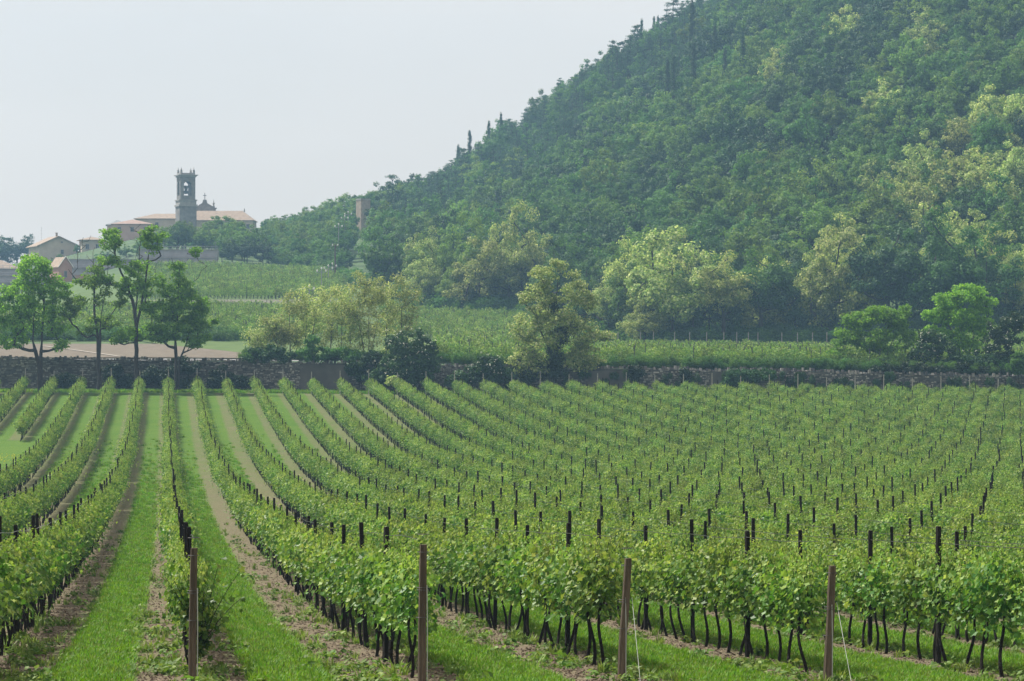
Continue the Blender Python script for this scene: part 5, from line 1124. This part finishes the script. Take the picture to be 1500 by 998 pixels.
# trees and bushes around the village: (px, Y, top y, kind, material, width, label)
VT = [(325, 742, 316, 'leaf_yellow', 1.3, 'light green tree in front of the church roof'), (290, 738, 332, 'leaf_yellow', 1.5, 'light green tree at the foot of the bell tower'), (268, 730, 337, 'leaf_yellow', 1.6, 'rounded pale tree left of the bell tower foot'), (247, 722, 342, 'leaf_mid', 1.7, 'low tree below the left church roof'), (305, 728, 324, 'leaf_yellow', 1.4, 'broad light green tree below the church roof'),
      (347, 735, 330, 'leaf_yellow', 1.5, 'light green tree below the right end of the church'), (310, 672, 350, 'leaf_yellow', 1.5, 'mid-height green tree above the stepped terrace'), (340, 640, 349, 'leaf_dark', 1.0, 'dark dense tree, left one above the upper vines'), (362, 640, 346, 'leaf_dark', 1.05, 'dark dense tree, middle one above the upper vines'), (385, 642, 350, 'leaf_dark', 1.0, 'dark dense tree, right one above the upper vines'),
      (325, 640, 362, 'leaf_dark', 1.0, 'dark tree at the right corner of the stepped terrace'), (372, 720, 335, 'leaf_mid', 1.6, 'bushy tree right below the church corner'), (400, 720, 336, 'leaf_yellow', 1.6, 'rounded pale green tree right of the church'), (425, 715, 332, 'leaf_yellow', 1.6, 'pale green tree at the foot of the wooded knoll'),
      (445, 800, 318, 'leaf_yellow', 1.3, 'light tree on the left slope of the wooded knoll'), (465, 805, 303, 'leaf_yellow', 1.3, 'light tree on the shoulder of the wooded knoll'), (487, 810, 292, 'leaf_mid', 1.3, 'tree near the top of the wooded knoll'), (508, 800, 284, 'leaf_yellow', 1.2, 'tree on top of the knoll left of the brick tower'), (430, 660, 352, 'leaf_yellow', 1.5, 'broad light green tree above the utility poles'), (455, 670, 345, 'leaf_yellow', 1.5, 'broad light tree in the middle of the knoll'), (405, 650, 362, 'leaf_mid', 1.4, 'green tree right of the dark dense trees'),
      (420, 640, 378, 'leaf_dark', 1.4, 'low dark tree along the top of the upper vines'), (450, 638, 380, 'leaf_dark', 1.4, 'low dark tree left of the utility poles'), (475, 640, 372, 'leaf_mid', 1.4, 'green tree behind the utility poles'), (500, 640, 368, 'leaf_mid', 1.3, 'green tree at the foot of the tall pole'),
      (-2, 900, 345, 'leaf_blue', 1.3, 'bluish tree at the left edge behind the gabled house'), (12, 900, 348, 'leaf_blue', 1.4, 'bluish tree left behind the gabled house'), (25, 905, 350, 'leaf_blue', 1.4, 'bluish tree close left of the gabled house'), (42, 910, 343, 'leaf_blue', 1.0, 'round treetop behind the gabled house roof'), (112, 800, 358, 'leaf_mid', .8, 'small tree at the right corner of the gabled house'),
      (88, 780, 372, 'leaf_mid', 1.1, 'green bushy tree in front of the gabled house wall'), (75, 770, 377, 'leaf_yellow', 1.0, 'light bush before the gabled house'), (385, 850, 336, 'leaf_mid', 1.3, 'tree beyond the right end of the church'), (405, 850, 337, 'leaf_mid', 1.3, 'distant tree on the ridge right of the church'), (358, 640, 358, 'leaf_blue', 1.1, 'bluish bush among the dark dense trees'),
      (280, 690, 352, 'leaf_mid', 1.6, 'green tree above the left part of the stepped terrace'), (255, 690, 356, 'leaf_yellow', 1.6, 'light green bush above the stepped terrace, left end'), (335, 700, 342, 'leaf_mid', 1.5, 'green tree between the church trees and the dark dense trees'), (355, 690, 343, 'leaf_yellow', 1.4, 'light tree just above the dark dense trees'), (230, 700, 352, 'leaf_mid', 1.5, 'low green tree behind the tallest wall tree'),
      (60, 700, 396, 'leaf_mid', 1.6, 'green bush below the gabled house'), (20, 700, 402, 'leaf_mid', 1.6, 'green bush below the low long building'), (120, 700, 382, 'leaf_mid', 1.5, 'green bush below the half hidden beige house'), (160, 705, 368, 'leaf_blue', 1.5, 'bluish bush below the pinkish roof'), (150, 680, 368, 'leaf_mid', 1.7, 'green bush below the beige house, beside the thin-crowned tree'), (185, 690, 360, 'leaf_mid', 1.7, 'green bush on the slope seen through the tallest tree'), (205, 700, 352, 'leaf_yellow', 1.6, 'light bush left of the stepped terrace'), (140, 660, 398, 'leaf_yellow', 1.7, 'light green bush above the long red wall'), (180, 655, 396, 'leaf_dark', 1.8, 'dark bush above the right part of the long red wall'),
      (205, 650, 392, 'leaf_mid', 1.7, 'green bush at the lower left end of the stepped terrace'), (120, 655, 404, 'leaf_dark', 1.8, 'low dark bush right of the red shed'), (40, 655, 412, 'leaf_mid', 1.8, 'low green bush in front of the left-edge terrace'), (10, 655, 414, 'leaf_yellow', 1.8, 'light low bush at the left edge below the terrace'), (165, 800, 344, 'leaf_mid', 1.3, 'small tree between the beige house and the pinkish roof'), (395, 690, 345, 'leaf_mid', 1.5, 'green tree over the right dark dense tree'), (415, 690, 350, 'leaf_yellow', 1.6, 'light tree at the bottom of the knoll')]
for i, (px, Y, yt, mt, wdt, lab) in enumerate(VT): plain_tree('broadleaf_tree', lab, px, Y, yt, 'broad', mt, None, wdt, i)
# shrubs on the bank between the two left fields
for i, (px, py) in enumerate([(330, 452), (372, 450), (398, 454), (420, 458), (300, 456), (440, 456)]):
    bush('shrub', 'dark shrub on the bank between the two vine fields, %s from the left' % ordinal([300, 330, 372, 398, 420, 440].index(px) + 1), px, 486, [(px, py, 12, 4, 14)], M['leaf_blue'], py + 5, per=30, sig=.4, lsize=.22, seed=80 + i, group='shrubs on the bank between the vine fields')
# long hedge below the lower left field
hp = []; 
for px in np.arange(-10, 420, 3.0): hp.append((ux(px, 388) + rng.normal(0, .3), 388 + rng.normal(0, 1.2)))
hp = np.array(hp); n = len(hp); s_ = rng.uniform(.5, .9, n)
ho = scatter('hedge', np.c_[hp, zt(hp[:, 0], hp[:, 1]) - .3], np.c_[np.zeros((n, 2)), rng.uniform(0, 6.28, n)], np.c_[s_ * .8, s_ * .8, s_], rng.integers(0, 4, n), ucol)
tag(ho, 'long rough hedge along the bottom of the lower left vine field', 'hedge')
# weeds and creepers along the top and face of the wall
px = np.r_[rng.uniform(600, 1230, 300), rng.uniform(340, 600, 40), rng.uniform(1230, 1520, 90)]; n = len(px); Y = rng.uniform(305.7, 307.6, n); X = ux(px, Y); s_ = rng.uniform(.16, .42, n)
tag(scatter('wall_top_weeds', np.c_[X, Y, zt(X, Y) - .1], np.c_[np.zeros((n, 2)), rng.uniform(0, 6.28, n)], np.c_[s_, s_, s_ * 1.3], rng.integers(0, 4, n), ucol), None)
px = rng.uniform(560, 1520, 150); px = np.where(rng.random(150) < .55, 600 + 80 * np.round((px - 600) / 80) + rng.normal(0, 9, 150), px); n = 150; Y = rng.uniform(304.3, 304.7, n); X = ux(px, Y); s_ = rng.uniform(.14, .34, n); tt_ = rng.uniform(-.1, .9, n)
scatter('wall_creepers', np.c_[X, Y, zv(X, Y) * (1 - tt_) + (wall_top(px) - .4) * tt_ - .2], np.c_[np.zeros((n, 2)), rng.uniform(0, 6.28, n)], np.c_[s_, s_ * .8, s_ * 1.3], rng.integers(0, 3, n), template([creeper(q) for q in range(3)], 'creeper_piece'))
# grass growing along the foot of the wall
x = rng.uniform(ux(-20, 302), ux(1520, 302), 5000); y = rng.uniform(300.2, 304.6, 5000); s_ = rng.uniform(2.0, 4.5, 5000)
scatter('wall_foot_grass', np.c_[x, y, zv(x, y)], np.c_[np.zeros((5000, 2)), rng.uniform(0, 6.28, 5000)], np.c_[s_, s_, s_ * .9], rng.integers(0, 5, 5000), gcol)

# ------------------------------------------------------------------ haze
m, t = newmat('haze'); pv = N(t, 'ShaderNodeVolumePrincipled'); pv.inputs['Color'].default_value = (.36, .63, .92, 1); pv.inputs['Density'].default_value = HAZE_DENSITY; pv.inputs['Anisotropy'].default_value = .2
o = N(t, 'ShaderNodeOutputMaterial'); t.links.new(pv.outputs[0], o.inputs['Volume'])
hz = MB(); hz.box((0, 820, 93), (1420, 1780, 194))
ho = hz.obj('haze', m); ho['kind'] = 'stuff'; ho.display_type = 'WIRE'
